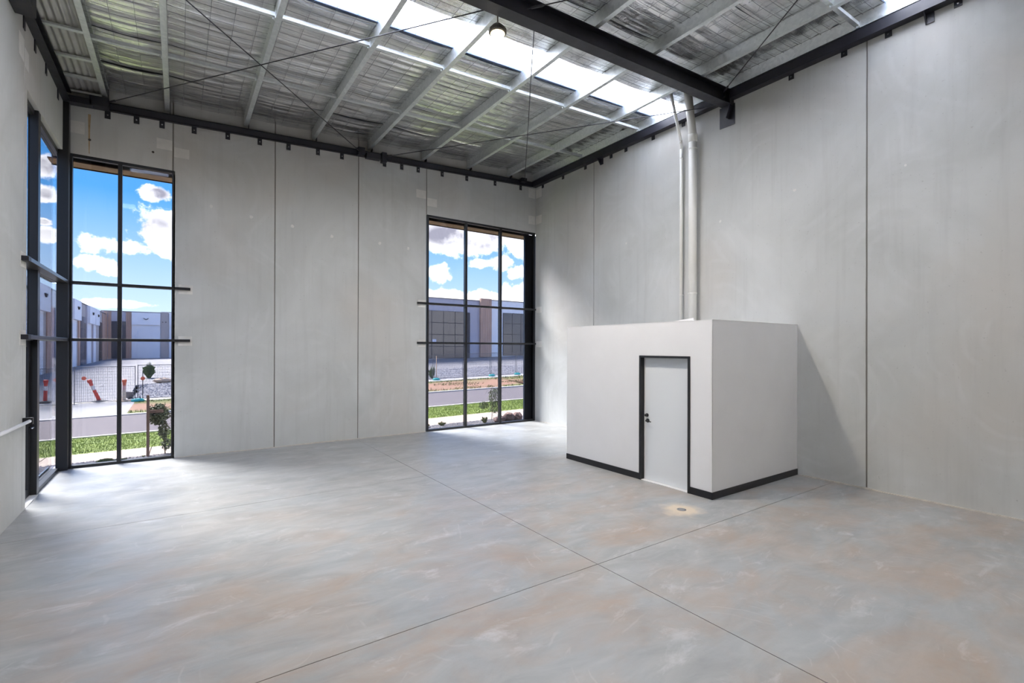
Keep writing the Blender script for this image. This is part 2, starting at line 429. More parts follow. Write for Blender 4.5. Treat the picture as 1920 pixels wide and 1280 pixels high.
# ------------------------------------------------------------------ roof
XPUR = [-1.085, -.15, 1.21, 2.575, 3.86, 5.275, 6.62, 7.965, 8.90]      # right edge of each bottom flange
strips = [(YB+WT, 7.29, 0), (7.29, 6.55, 1), (6.55, 2.85, 0), (2.85, 2.10, 1), (2.10, YF-WT, 0)]
ce = thing('ceiling', (3.6, 2.3, 7.0), 'sloping warehouse ceiling of creased silver foil over wire mesh', None, None, 'structure')
xc = -1.13     # foil starts at the first purlin; bare corrugated sheet beyond it
def corr_x(x0, x1, ya, yb, zrel, pitch=.19, amp=.014):
    """corrugated sheet with ribs running along X"""
    n = max(2, int(abs(yb-ya)/pitch*4)); ys = [ya+(yb-ya)*k/n for k in range(n+1)]
    xs = [x0, (x0+x1)/2, x1]; v = []; f = []
    for x in xs:
        for k, y in enumerate(ys): v.append((x, y, zc(x)+zrel+amp*(1, .0, -1, .0)[k % 4]))
    m = n+1
    for i in range(2):
        for k in range(n): f.append((i*m+k, i*m+k+1, (i+1)*m+k+1, (i+1)*m+k))
    return MB().raw(v, f)
for (ya, yb, s_) in strips:
    if s_: obj('skylight_sheet', corr_x(XL-WT, XR+WT, yb-.0, ya+.0, .445), M_skylight, ce)
    else: obj('roof_sheet', MB().sbox(XL-WT, XR+WT, yb, ya, .44, .54), M_deck, ce)
# foil laps: separate lengths of foil with small open slits between them
def foil(ya, yb, seed):
    r = np.random.default_rng(seed)
    nx, ny = 120, max(8, int(abs(ya-yb)/.045))
    xs = np.linspace(xc-.02, XR-.01, nx); ys = np.linspace(yb, ya, ny)
    Xg, Yg = np.meshgrid(xs, ys, indexing='ij')
    ed = np.array([xc] + [p-.03 for p in XPUR[1:]])
    z = np.zeros_like(Xg)
    sag = np.zeros(nx)
    for i, x in enumerate(xs):
        k = np.searchsorted(ed, x)-1; k = min(max(k, 0), len(ed)-2)
        t = (x-ed[k])/(ed[k+1]-ed[k]); sag[i] = math.sin(PI*min(max(t, 0), 1))
    z -= sag[:, None]*(.018+.008*np.sin(Yg*1.7+seed))
    for _ in range(14):           # long shallow folds running across the purlins
        fy = r.uniform(8, 60); ph = r.uniform(0, 6.28); k = r.uniform(-2.0, 2.0)
        z += r.uniform(.0008, .0036)*np.sin(fy*Yg+k*Xg+ph)*(0.35+sag[:, None])
    for _ in range(60):           # crumpled places
        cx, cy = r.uniform(xs[0], xs[-1]), r.uniform(ys[0], ys[-1]); a, b2 = r.uniform(.06, .25), r.uniform(.03, .10)
        z += r.uniform(-.018, .018)*np.exp(-((Xg-cx)/a)**2-((Yg-cy)/b2)**2)
    edge = np.minimum(np.abs(Yg-ys[0]), np.abs(Yg-ys[-1]))
    z -= .006*np.exp(-(edge/.05)**2)*sag[:, None]
    Z = 7.0635+SL*(Xg-XR)+.415+z
    v = np.stack([Xg, Yg, Z], -1).reshape(-1, 3)
    f = [(i*ny+j, i*ny+j+1, (i+1)*ny+j+1, (i+1)*ny+j) for i in range(nx-1) for j in range(ny-1)]
    return MB().raw([tuple(p) for p in v], f)
sd_ = 1
for (ya, yb, s_) in strips:
    if s_: continue
    n = max(1, round((ya-yb)/1.2)); ww = (min(ya, YB-.01)-max(yb, YF+.01))/n
    for k in range(n):
        a = min(ya, YB-.01)-k*ww; b_ = a-ww+(.014 if k < n-1 else 0)
        obj('foil_sheet', foil(a, b_, sd_), M_foil, ce, smooth=True); sd_ += 1
# wire safety mesh, real wires
mw = MB()
def mesh_z(x):
    ed = [xc] + [p-.03 for p in XPUR[1:]]
    for k in range(len(ed)-1):
        if ed[k] <= x <= ed[k+1]+1e-6:
            return zc(x)+.392-.024*math.sin(PI*(x-ed[k])/(ed[k+1]-ed[k]))
    return zc(x)+.395
xs_w = np.arange(xc, XR, .15)
wv, wfc = [], []
def flatwire(p, q, wd, ax):
    b0 = len(wv)
    (x0, y0, z0), (x1, y1_, z1) = p, q
    dx, dy = (0, wd) if ax == 0 else (wd, 0)
    for (x, y, z) in ((x0, y0, z0), (x1, y1_, z1)):
        wv.extend([(x-dx, y-dy, z), (x+dx, y+dy, z), (x+dx, y+dy, z+2*wd), (x-dx, y-dy, z+2*wd)])
    wfc.extend([(b0, b0+1, b0+5, b0+4), (b0+1, b0+2, b0+6, b0+5), (b0+2, b0+3, b0+7, b0+6), (b0+3, b0, b0+4, b0+7)])
yw = YB-.05
while yw > -1:
    for i in range(len(xs_w)-1): flatwire((xs_w[i], yw, mesh_z(xs_w[i])), (xs_w[i+1], yw, mesh_z(xs_w[i+1])), .0018, 0)
    yw -= .15
for x in xs_w[::2]: flatwire((x, YB-.02, mesh_z(x)-.004), (x, -1, mesh_z(x)-.004), .0018, 1)
mw.raw(wv, wfc)
tag(obj('wire_mesh', mw, M_wire, ce), kind='stuff')
# bare corrugated sheets along the left edge, ribs running with the purlins
ys_c = [YB-.01, 10.2, 8.6, 6.9, 5.2, 3.5]
for k in range(len(ys_c)-1):
    n = 56; v = []; f = []
    xs = [-1.70+.60*i/n for i in range(n+1)]
    for y in (ys_c[k], ys_c[k+1]):
        for i, x in enumerate(xs): v.append((x, y, zc(x)+.285+.013*math.sin(2*PI*x/.088)+(.003 if k % 2 else 0)))
    for i in range(n): f.append((i, i+1, n+1+i+1, n+1+i))
    obj('corrugated_sheet', MB().raw(v, f), M_corr, ce, smooth=True)

# purlins: galvanised C sections with bridging struts
ordw = ['first', 'second', 'third', 'fourth', 'fifth', 'sixth', 'seventh', 'eighth', 'ninth']
def csec(x, z0, D=.205, W=.078, t=.004, lip=.018):
    """outline in X-Z, web on the left-hand side, flanges to the right; x is the flange edge, z0 the underside"""
    a = x-W
    return [(a, z0), (x, z0), (x, z0+lip), (x-t, z0+lip), (x-t, z0+t), (a+t, z0+t), (a+t, z0+D-t), (x-t, z0+D-t),
            (x-t, z0+D-lip), (x, z0+D-lip), (x, z0+D), (a, z0+D)]
BR_Y = [9.57, 7.64, 3.20, 1.2]
for i, x in enumerate(XPUR):
    z0 = zc(x)+.20
    lab = ['galvanised roof purlin bounding the bare corrugated strip above the glazed corner',
           'galvanised roof purlin second from the glazed corner, over narrow window edge',
           'galvanised roof purlin landing on the beam left of first wall joint',
           'galvanised roof purlin landing between the two plain wall panel joints',
           'galvanised roof purlin running beside the glowing round lamp',
           'galvanised roof purlin just beyond the lamp, meeting beam left of the wide window',
           'galvanised roof purlin above the wide window, third from the pipe wall',
           'galvanised roof purlin nearest but one to the pipe wall',
           'galvanised roof purlin tight against the pipe wall above the black beam'][i]
    t = thing('roof_purlin', (x, YB, z0), lab, 'purlin', 'roof purlins')
    obj('channel', MB().prism(csec(x, z0), 1, YF+.01, YB-.005), M_galv, t)
    if i > 0:
        for y in BR_Y:
            xa = XPUR[i-1]-.07; xb = x-.078
            m = MB()
            v = []
            for xx in (xa+.004, xb-.002):
                zz = zc(xx)+.235
                v += [(xx, y-.032, zz), (xx, y+.032, zz), (xx, y+.032, zz+.055), (xx, y-.032, zz+.055)]
            m.raw(v, [(0, 3, 2, 1), (4, 5, 6, 7), (0, 1, 5, 4), (1, 2, 6, 5), (2, 3, 7, 6), (3, 0, 4, 7)])
            obj('bridging_strut', m, M_galv, t)
            m = MB().box(xb-.012, xb-.002, y-.04, y+.04, zc(xb)+.205, zc(xb)+.31); m.tube([(xb-.03, y, zc(xb)+.20), (xb-.03, y, zc(xb)+.25)], .008, 6)
            obj('strut_clip', m, M_galv, t)
# noggins under the corrugated strip
for y, lab in ((11.68, 'touching the end wall'), (11.03, 'second from the end wall'), (10.32, 'third from the end wall'), (9.44, 'fourth from the end wall'), (8.45, 'above the camera-side bracket'), (7.4, 'beyond the frame edge')):
    solo('roof_batten', MB().sbox(-1.69, -1.165, y-.035, y+.035, .225, .262), M_galv, 'short galvanised batten under bare corrugated strip, '+lab, 'batten', 'battens under the corrugated strip', bev=.003)

# rafters
def rafter(y0, y1_, lab):
    t = thing('steel_rafter', (XR, (y0+y1_)/2, zc(XR)-.1), lab, 'beam', 'steel rafters')
    yc = (y0+y1_)/2
    m = MB().sbox(XL, XR, y0, y1_, -.10, -.085).sbox(XL, XR, y0, y1_, .175, .19).sbox(XL, XR, yc-.006, yc+.006, -.085, .175)
    obj('i_beam', m, M_steel, t)
    for x in XPUR[:]:
        m = MB().prism([(yc-.07, zc(x)+.19), (yc+.07, zc(x)+.19), (yc+.07, zc(x)+.395), (yc-.07, zc(x)+.395)], 0, x+.001, x+.011)
        cl_ = obj('purlin_cleat', m, M_steel, t)
        for dy in (-.035, .035):
            for dz in (.235, .30, .36):
                m = MB().tube([(x+.010, yc+dy, zc(x)+dz), (x+.016, yc+dy, zc(x)+dz)], .011, 8)
                obj('bolt_head', m, M_chrome, t, cl_)
    m = MB().box(XR-.012, XR+.0, y0-.02, y1_+.10, zc(XR)-.47, zc(XR)-.06)
    obj('wall_plate', m, M_steel, t)
    m = MB().prism([(yc-.09, zc(XR)-.10), (yc+.09, zc(XR)-.10), (yc, zc(XR)-.34)], 0, XR-.12, XR-.012); obj('gusset', m, M_steel, t)
    m = MB().box(XR-.16, XR-.012, y0, y1_, zc(XR)-.085, zc(XR)+.175); obj('stiffener', m, M_steel, t)
    for dy in (-.04, .02):
        obj('bolt_head', MB().tube([(XR-.3, y0+.04, zc(XR)+.02+dy), (XR-.3, y0-.0, zc(XR)+.02+dy)], .014, 8), M_chrome, t)
    m = MB().box(XL, XL+.05, y0-.03, y1_+.03, zc(XL)-.45, zc(XL)+.1); obj('wall_plate', m, M_steel, t)
    return t
rafter(5.33, 5.53, 'big dark steel rafter crossing under the ceiling beside the lit lamp')
rafter(-.75, -.55, 'dark steel rafter above and behind the camera')

# edge beams with hanging wall cleats
def cleat_y(m, x, w=.085, drop=.135, y=YB):
    zz = zc(x)
    m.box(x-w/2, x+w/2, y-.012, y, zz-drop, zz+.02)
eb = thing('edge_beam', (3.6, YB, 6.6), 'dark navy steel edge beam along the top of the end wall', 'beam', 'edge beams')
m = MB().sbox(XL+.02, XR-.16, YB-.085, YB-.075+.0, 0, .14).sbox(XL+.02, XR-.16, YB-.085, YB-.001, 0, .012).sbox(XL+.02, XR-.16, YB-.085, YB-.001, .128, .14)
obj('channel', m, M_steel, eb)
for x in (-1.097, -.671, -.274, .252, .84, 1.439, 2.013, 2.636, 3.177, 4.216, 4.662, 5.113, 5.80, 6.55, 7.476, 8.38):
    m = MB(); cleat_y(m, x); c_ = obj('wall_cleat', m, M_steel, eb, bev=.002)
    obj('bolt_head', MB().tube([(x, YB-.012, zc(x)-.07), (x, YB-.022, zc(x)-.07)], .013, 8), M_chrome, eb, c_)
for x in XPUR[:8]:
    m = MB().prism([(YB-.16, zc(x)+.14), (YB-.03, zc(x)+.14), (YB-.03, zc(x)+.38), (YB-.10, zc(x)+.38)], 0, x+.002, x+.010)
    obj('purlin_cleat', m, M_steel, eb)
for (x0, x1, z0, z1) in ((3.50, 3.66, -.02, .16), (3.70, 4.05, -.06, .06), (4.08, 4.20, -.10, .14), (-1.62, -1.30, -.02, .10), (-1.34, -1.06, .0, .17), (8.28, 8.46, .06, .17)):
    obj('brace_bracket', MB().sbox(x0, x1, YB-.22, YB-.08, z0, z1), M_steel, eb, bev=.006)

er = thing('edge_beam', (XR, 2.3, 7.06), 'black steel edge beam along the top of the pipe wall', 'beam', 'edge beams')
zr = zc(XR)
m = MB().prism([(XR-.15, zr), (XR-.001, zr), (XR-.001, zr+.012), (XR-.138, zr+.012), (XR-.138, zr+.15), (XR-.001, zr+.15), (XR-.001, zr+.162), (XR-.15, zr+.162)], 1, YF+.01, YB-.012)
obj('channel', m, M_steel, er)
for y in (11.364, 10.44, 9.527, 8.598, 8.106, 7.288, 6.478, 4.255, 3.427, 2.828, 2.022, 1.2, .4):
    m = MB().box(XR-.012, XR, y-.045, y+.045, zr-.09, zr+.02); c_ = obj('wall_cleat', m, M_steel, er, bev=.002)
    obj('bolt_head', MB().tube([(XR-.012, y, zr-.045), (XR-.022, y, zr-.045)], .013, 8), M_chrome, er, c_)
for y in (8.92, 2.33):
    m = MB().prism([(XR-.13, zr), (XR-.0, zr), (XR, zr-.15), (XR-.02, zr-.15)], 1, y-.008+.04, y+.008+.04)
    m.box(XR-.014, XR, y-.05, y+.05, zr-.15, zr)
    obj('stiffened_cleat', m, M_steel, er)
el_ = thing('edge_beam', (XL, 2.3, 6.56), 'dark steel edge beam over the glazed corner side wall', 'beam', 'edge beams')
zl = zc(XL)
m = MB().prism([(XL+.001, zl), (XL+.11, zl), (XL+.11, zl+.012), (XL+.02, zl+.012), (XL+.02, zl+.188), (XL+.11, zl+.188), (XL+.11, zl+.20), (XL+.001, zl+.20)], 1, YF+.01, YB-.09)
obj('channel', m, M_steel, el_)
for y in (11.15, 10.25, 9.55, 8.95, 8.35, 7.7):
    m = MB().box(XL, XL+.012, y-.045, y+.045, zl-.16, zl+.02); obj('wall_cleat', m, M_steel, el_, bev=.002)
obj('end_plate', MB().box(XL, XL+.20, 8.05, 8.52, zl-.19, zl+.16), M_steel, el_, bev=.01)

# brace rods
for (a, b_, lab) in (((-1.10, 11.55, .09), (3.50, 5.54, .0), 'thin steel brace rod from the glazed corner to the rafter by the lamp'),
                     ((3.55, 11.52, .05), (-1.6, 5.58, .0), 'thin steel brace rod falling from upper frame edge to mid end beam'),
                     ((4.12, 11.52, .03), (8.85, 5.56, -.03), 'thin steel brace rod from mid end beam to pipe wall end of rafter'),
                     ((8.40, 11.54, .10), (4.20, 5.55, .0), 'thin steel brace rod rising from the far corner to rafter beside lamp'),
                     ((3.9, 5.32, .0), (8.8, -.5, .0), 'thin steel brace rod leaving camera side of rafter above the lamp'),
                     ((8.55, 5.32, .05), (4.2, -.5, .0), 'thin steel brace rod leaving camera side of rafter at pipe wall end')):
    p = (a[0], a[1], zc(a[0])+a[2]); q = (b_[0], b_[1], zc(b_[0])+b_[2])
    t = thing('brace_rod', p, lab, 'rod', 'roof brace rods')
    obj('rod', MB().tube([p, q], .008, 8), M_steel, t)
    d = (Vector(q)-Vector(p)).normalized()
    P = Vector(p)
    obj('turnbuckle', MB().tube([P+d*.05, P+d*.07, P+d*.22, P+d*.24], [.008, .018, .018, .008], 8), M_steel, t)

# ------------------------------------------------------------------ corner column
t = thing('corner_column', (-1.69, 11.68, 0), 'square black steel column standing in the glazed corner', 'column')
obj('shaft', MB().box(-1.775, -1.615, 11.60, 11.74, 0, zc(-1.7)+.02), M_alu, t, bev=.006)
obj('cap_plate', MB().box(-1.80, -1.60, 11.585, 11.74, zc(-1.7)+.02, zc(-1.7)+.045), M_steel, t)

# ------------------------------------------------------------------ windows
FD = .10
def back_window(name, lab, x0, x1, mull, z1, extra=None):
    t = thing(name, ((x0+x1)/2, YB+.06, 0), lab, None, None, 'structure')
    ya, yb = YB+.0, YB+FD
    obj('sill_frame', MB().box(x0, x1, ya, yb, 0, .05), M_alu, t, bev=.003)
    obj('head_frame', MB().box(x0, x1, ya, yb, z1-.055, z1), M_alu, t, bev=.003)
    for xx in (x0, x1-.055): obj('jamb_frame', MB().box(xx, xx+.055, ya, yb, .05, z1-.055), M_alu, t, bev=.003)
    for xx in mull: obj('mullion', MB().box(xx-.032, xx+.032, ya-.005, yb, .05, z1-.055), M_alu, t, bev=.003)
    xs = [x0+.055]+[c for xx in mull for c in (xx-.032, xx+.032)]+[x1-.055]
    zs = [.05, 2.315, 2.345, 3.35, 3.38, z1-.055]
    for z in (2.33, 3.365): obj('transom', MB().box(x0+.055, x1-.055, ya+.03, yb, z-.025, z+.025), M_alu, t, bev=.003)
    for i in range(0, len(xs), 2):
        for j in range(0, 6, 2):
            obj('glass_pane', MB().box(xs[i]-.004, xs[i+1]+.004, YB+.05, YB+.056, zs[j]-.002, zs[j+1]+.002), M_glass, t)
    # concrete hood soffit outside the head
    return t
w1 = back_window('window_1', 'tall two-bay black framed window at the glazed corner', -1.64, -.055, [-.912], 5.70)
w2 = back_window('window_2', 'tall three-bay black framed window beside the far corner', 5.37, 8.938, [6.55, 7.69], 5.70)
obj('side_jamb', MB().box(8.62, 9.11, YB+.105, YB+.17, .0, 5.64), material('blue_black_reveal', (.02, .03, .05), .3), w2)
# outside hoods, timber-lined
M_hood = varied('brown_soffit', (.24, .14, .10), (.34, .21, .15), 6, .7)
for (x0, x1, lab) in ((-1.95, .0, 'brown lined window hood outside above the corner window'), (5.3, 9.1, 'brown lined window hood outside above the wide window')):
    t = thing('window_hood', ((x0+x1)/2, YB+.3, 5.62), lab, 'hood', 'window hoods')
    for k in range(3):
        obj('soffit_board', MB().box(x0, x1, YB+WT+.0+k*.12, YB+WT+.115+k*.12, 5.60+.004*k, 5.625), M_hood, t)
    obj('fascia', MB().box(x0, x1, YB+WT+.365, YB+WT+.385, 5.59, 5.80), M_alu, t)
    obj('capping', MB().box(x0, x1, YB+WT, YB+WT+.365, 5.78, 5.80), M_alu, t)

# flat bars carrying the transoms, running past the frames onto pads on the wall
def wall_bar(x0, x1, z, pads, lab, h=.026):
    t = thing('transom_bar', ((x0+x1)/2, YB-.03, z), lab, 'bar', 'transom bars')
    obj('bar', MB().box(x0, x1, YB-.052, YB-.006, z-h, z+h), M_alu, t, bev=.003)
    for (a, b_) in pads: obj('mounting_pad', MB().box(a, b_, YB-.006, YB+.0, z-.105, z+.085), M_patch, t, bev=.002)
    return t
for z, nm in ((3.365, 'upper'), (2.33, 'lower')):
    wall_bar(-1.60, .20, z, [(.0, .235)], f'{nm} dark bar across the corner window, ending on a white pad')
    wall_bar(5.09, 8.935, z, [(5.12, 5.335)], f'{nm} dark bar across the wide window by the far corner')
    obj_pad = solo('fixing_pad', MB().box(XR-.006, XR, 11.40, 11.66, z-.10, z+.08), M_patch, f'small pale pad on pipe wall at end of {nm} window bar', 'pad', 'fixing pads by the far corner', bev=.002)

# side glazing on the left wall
t = thing('window_3', (-1.8, 10.8, 0), 'side glazing of the corner above and beside the glass door', None, None, 'structure')
xg0, xg1 = -1.86, -1.76
obj('post', MB().box(-1.83, -1.715, 9.90, 10.04, 0, 5.70), M_alu, t, bev=.004)
obj('head_frame', MB().box(xg0, xg1, 9.16, 11.82, 5.62, 5.70), M_alu, t, bev=.003)
obj('sill_frame', MB().box(xg0, -1.73, 10.04, 11.60, 0, .06), M_alu, t, bev=.003)
M_sill = material('sill_flashing', (.16, .22, .32), .35, .6)
obj('sill_flashing', MB().box(-1.875, xg0, 10.04, 11.60, 0, .09), M_sill, t)
obj('jamb_frame', MB().box(xg0, xg1, 9.16, 9.20, 0, 5.62), M_alu, t, bev=.003)
for (c, d) in ((.06, 2.30), (2.36, 3.335), (3.395, 5.62)): obj('glass_pane', MB().box(-1.815, -1.64, 11.79, 11.796, c, d), M_glass, t)
obj('transom', MB().box(xg0, xg1, 9.20, 9.95, 2.29, 2.38), M_alu, t, bev=.003)
for z in (2.33, 3.365):
    obj('transom', MB().box(xg0, xg1, 10.04, 11.66, z-.03, z+.03), M_alu, t, bev=.003)
for z in (3.365,): obj('transom', MB().box(xg0, xg1, 9.20, 9.90, z-.03, z+.03), M_alu, t, bev=.003)
for (a, b_) in ((10.04, 11.796),):
    for (c, d) in ((.06, 2.30), (2.36, 3.335), (3.395, 5.62)): obj('glass_pane', MB().box(-1.815, -1.809, a, b_, c, d), M_glass, t)
for (c, d) in ((2.38, 3.335), (3.395, 5.62)): obj('glass_pane', MB().box(-1.815, -1.809, 9.20, 9.90, c, d), M_glass, t)
obj('threshold', MB().box(-1.88, XL, 9.16, 9.90, 0, .012), material('white_threshold', (.8, .8, .8), .5), t)

# transom shelves on the left glazing: hollow sections standing proud of the wall
for z, nm in ((3.365, 'upper'), (2.33, 'lower')):
    t = thing('transom_bar', (-1.66, 10.2, z), f'{nm} steel section projecting inside the side glazing by the corner column', 'bar', 'side glazing bars')
    obj('bar', MB().box(-1.76, -1.62, 8.98, 11.60, z-.028, z+.028), material('shelf_steel_'+nm, (.05, .05, .055), .3, .4), t, bev=.004)
    obj('end_bracket', MB().box(XL, -1.62, 8.86, 8.98, z-.032, z+.032), M_steel, t, bev=.004)
    obj('mounting_pad', MB().box(XL, XL+.005, 8.84, 9.12, z-.11, z+.09), M_patch, t)

# glass door in the side glazing
t = thing('door_1', (-1.81, 9.55, 0), 'narrow black framed glass entry door beside the concrete wall end', None, None, 'structure')
dx0, dx1 = -1.84, -1.79
obj('stile', MB().box(dx0, dx1, 9.20, 9.27, .015, 2.29), M_alu, t, bev=.003)
obj('stile', MB().box(dx0, dx1, 9.80, 9.90, .015, 2.29), M_alu, t, bev=.003)
obj('bottom_rail', MB().box(dx0, dx1, 9.27, 9.80, .015, .12), M_alu, t, bev=.003)
obj('top_rail', MB().box(dx0, dx1, 9.27, 9.80, 2.20, 2.29), M_alu, t, bev=.003)
obj('glass_pane', MB().box(-1.818, -1.812, 9.27, 9.80, .12, 2.20), M_glass, t)
h = MB().tube([(dx1, 9.85, 1.02), (dx1+.045, 9.85, 1.02), (dx1+.05, 9.84, 1.02), (dx1+.05, 9.74, 1.015)], .009, 8)
h.lathe([(.025, 0), (.025, .008)], (0, 0, 0), 12) if False else None
tag(obj('lever_handle', h, M_chrome, t, smooth=True), 'satin steel lever handle')

# white rail on the left wall
t = thing('wall_rail', (-1.63, 7.9, 1.2), 'white round rail fixed to the concrete wall at hip height', 'rail')
obj('rail', MB().tube([(-1.63, 6.6, 1.235), (-1.63, 9.0, 1.205)], .022, 14), M_trimwhite, t, smooth=True)
for y in (6.9, 9.02):
    obj('rail_bracket', MB().box(XL, -1.60, y-.03, y+.03, 1.16, 1.25), M_alu, t, bev=.004)

# ------------------------------------------------------------------ plasterboard cubicle
BX, BY0, BY1, BH = 6.41, 4.152, 7.352, 2.62
dy0, dy1, dz = 4.52, 5.497, 2.082      # outside of the black door frame
cb = thing('washroom_cubicle', (7.7, 5.75, 0), 'white plasterboard cubicle with black skirting against the concrete side wall', 'cubicle')
T = .09
m = MB().box(BX, BX+T, BY0, dy0+.02, 0, BH).box(BX, BX+T, dy1-.02, BY1, 0, BH).box(BX, BX+T, dy0+.02, dy1-.02, dz-.02, BH)
obj('front_wall', m, M_plaster, cb)
obj('side_wall', MB().box(BX+T, XR-.002, BY0, BY0+T, 0, BH), M_plaster, cb)
obj('side_wall', MB().box(BX+T, XR-.002, BY1-T, BY1, 0, BH), M_plaster, cb)
obj('lid', MB().box(BX+T, XR-.002, BY0+T, BY1-T, BH-.12, BH-.09), M_plaster, cb)
e_t = MB().box(BX-.003, BX+T+.01, BY0-.003, BY1+.003, BH, BH+.006).box(BX+T, XR-.004, BY0-.003, BY0+T+.01, BH, BH+.006)
e_t.box(BX-.003, BX, BY0-.003, BY0+.02, .105, BH).box(BX-.003, BX+.02, BY0-.003, BY0, .105, BH).box(XR-.02, XR-.002, BY0-.004, BY0, .105, BH)
obj('edge_angle', e_t, M_trimwhite, cb)
obj('top_flap', MB().prism([(BY0+.35, BH+.006), (BY0+.75, BH+.006), (BY0+.35, BH+.05)], 0, BX+.05, BX+.06), M_trimwhite, cb)
sk = .105
obj('skirting', MB().box(BX-.014, BX, BY0-.014, dy0, 0, sk), M_blackpaint, cb, bev=.002)
obj('skirting', MB().box(BX-.014, BX, dy1, BY1, 0, sk), M_blackpaint, cb, bev=.002)
obj('skirting', MB().box(BX-.0, XR-.003, BY0-.014, BY0, 0, sk), M_blackpaint, cb, bev=.002)
fr = obj('door_frame', MB().box(BX-.018, BX+T+.01, dy0, dy0+.035, 0, dz).box(BX-.018, BX+T+.01, dy1-.035, dy1, 0, dz).box(BX-.018, BX+T+.01, dy0+.035, dy1-.035, dz-.035, dz), M_blackpaint, cb)
obj('strike_plate', MB().box(BX+.02, BX+.05, dy1-.037, dy1-.034, 1.0, 1.16), M_steel, cb, fr)
dr = obj('door', MB().box(BX+.072, BX+.108, dy0+.038, dy1-.038, .012, dz-.038), M_door, cb, bev=.002)
obj('closing_strip', MB().box(BX+.066, BX+.072, dy1-.058, dy1-.040, .012, dz-.04), M_trimwhite, cb, dr)
kx = BX+.072
def turned(x, y, z, prof, seg=18):
    m = MB(); m.lathe(prof, (0, 0, 0), seg); m.v = [(x-p[2], y+p[0], z+p[1]) for p in m.v]
    m.f = [q[::-1] for q in m.f]; return m
obj('deadbolt_knob', turned(kx, dy1-.10, 1.085, [(.030, 0), (.030, .008), (.014, .012), (.012, .03), (.022, .034), (.022, .045), (.008, .05)]), M_blackpaint, cb, dr, smooth=False)
obj('lever_rose', turned(kx, dy1-.115, .995, [(.033, 0), (.033, .010), (.014, .014), (.012, .045), (.016, .05)]), M_blackpaint, cb, dr)
obj('door_lever', MB().tube([(kx-.045, dy1-.115, .995), (kx-.05, dy1-.14, .995), (kx-.05, dy1-.215, .987)], [.010, .009, .007], 8), M_blackpaint, cb, dr, smooth=True)
obj('threshold_strip', MB().box(BX-.004, BX+T, dy0+.035, dy1-.035, 0, .008), M_trimwhite, cb)

# floor waste
t = thing('floor_drain', (5.67, 4.13, 0), 'small round floor waste in the tan stain before the white door', 'drain')
obj('ring', MB().lathe([(.062, 0), (.062, .004), (.05, .005), (.05, .002)], (5.67, 4.13, 0), 24), M_chrome, t)
obj('grate', MB().lathe([(.048, .001), (.048, .0035)], (5.67, 4.13, 0), 24), varied('grate_grey', (.2, .2, .21), (.3, .3, .3), 40), t)

# ------------------------------------------------------------------ pipes
def pipe(name, lab, r, y, x, yt, xt, zb, bendz, clips):
    t = thing(name, (x, y, BH), lab, 'pipe', 'vent pipes')
    topz = zc(xt)+.52
    obj('pipe_run', MB().tube([(x, y, zb), (x, y, bendz)], r, 24), M_pipe, t, smooth=True)
    obj('offset_run', MB().tube([(x, y, bendz-.02), (x+(xt-x)*.06, y+(yt-y)*.06, bendz+.06), (xt, yt, topz)], r*.96, 24), M_pipe, t, smooth=True)
    obj('socket', MB().tube([(x, y, bendz-.13), (x, y, bendz-.12), (x, y, bendz+.0), (x+(xt-x)*.05, y+(yt-y)*.05, bendz+.05)], [r, r*1.1, r*1.1, r*1.06], 24), M_pipe, t, smooth=True)
    for z in clips:
        c_ = obj('pipe_clip', MB().tube([(x, y, z-.012), (x, y, z+.012)], r*1.08, 24).box(x, XR, y-.012, y+.012, z-.01, z+.01), M_pipe, t)
    return t
pipe('vent_pipe', 'thick cream drain pipe rising from behind cubicle to the roof', .083, 6.155, 8.80, 6.05, 8.45, BH-.1, 6.62, [3.35, 6.35])
pipe('vent_pipe', 'thin cream vent pipe left of the thick drain pipe', .033, 6.485, 8.87, 6.34, 8.28, BH-.1, 6.60, [3.35, 6.28])

# ------------------------------------------------------------------ high bay lamps
M_lampbody = material('lamp_body', (.30, .28, .25), .4, .3)
M_lens = bpy.data.materials.new('glowing_lens'); M_lens.use_nodes = True
_b = M_lens.node_tree.nodes['Principled BSDF']; _b.inputs['Emission Color'].default_value = (1, .78, .42, 1); _b.inputs['Emission Strength'].default_value = 5
def highbay(x, y, z, lab, power, hang):
    t = thing('high_bay_lamp', (x, y, z), lab, 'lamp', 'high bay lamps')
    body = MB().lathe([(.105, 0), (.115, .015), (.112, .03), (.075, .045), (.07, .10), (.055, .13), (.02, .14)], (x, y, z), 28)
    b_ = obj('housing', body, M_lampbody, t)
    fins = MB()
    for k in range(28):
        a = 2*PI*k/28; c, s_ = math.cos(a), math.sin(a); tx, ty = -s_*.003, c*.003
        v = []
        for (r, zz) in ((.10, .02), (.132, .004), (.130, .05), (.07, .12)):
            v += [(x+c*r-tx, y+s_*r-ty, z+zz), (x+c*r+tx, y+s_*r+ty, z+zz)]
        fins.raw(v, [(0, 2, 4, 6), (1, 7, 5, 3), (0, 1, 3, 2), (2, 3, 5, 4), (4, 5, 7, 6), (6, 7, 1, 0)])
    obj('cooling_fins', fins, M_lampbody, t)
    obj('lens', MB().lathe([(.098, .004), (.102, -.006), (.07, -.014), (.01, -.018)], (x, y, z), 28), M_lens, t)
    obj('stem', MB().tube([(x, y, z+.13), (x, y, hang)], .012, 8), M_lampbody, t)
    ld = bpy.data.lights.new('lamp_light', 'AREA'); ld.shape = 'DISK'; ld.size = .2; ld.energy = power; ld.color = (1, .90, .76)
    lo = bpy.data.objects.new('lamp_light', ld); col.objects.link(lo); lo.location = (0, 0, -.03); lo.parent = t['_e']
LZ = 6.74
highbay(3.785, 5.876, LZ, 'glowing round high bay lamp hanging beside the dark rafter', 150, zc(3.785)+.21)
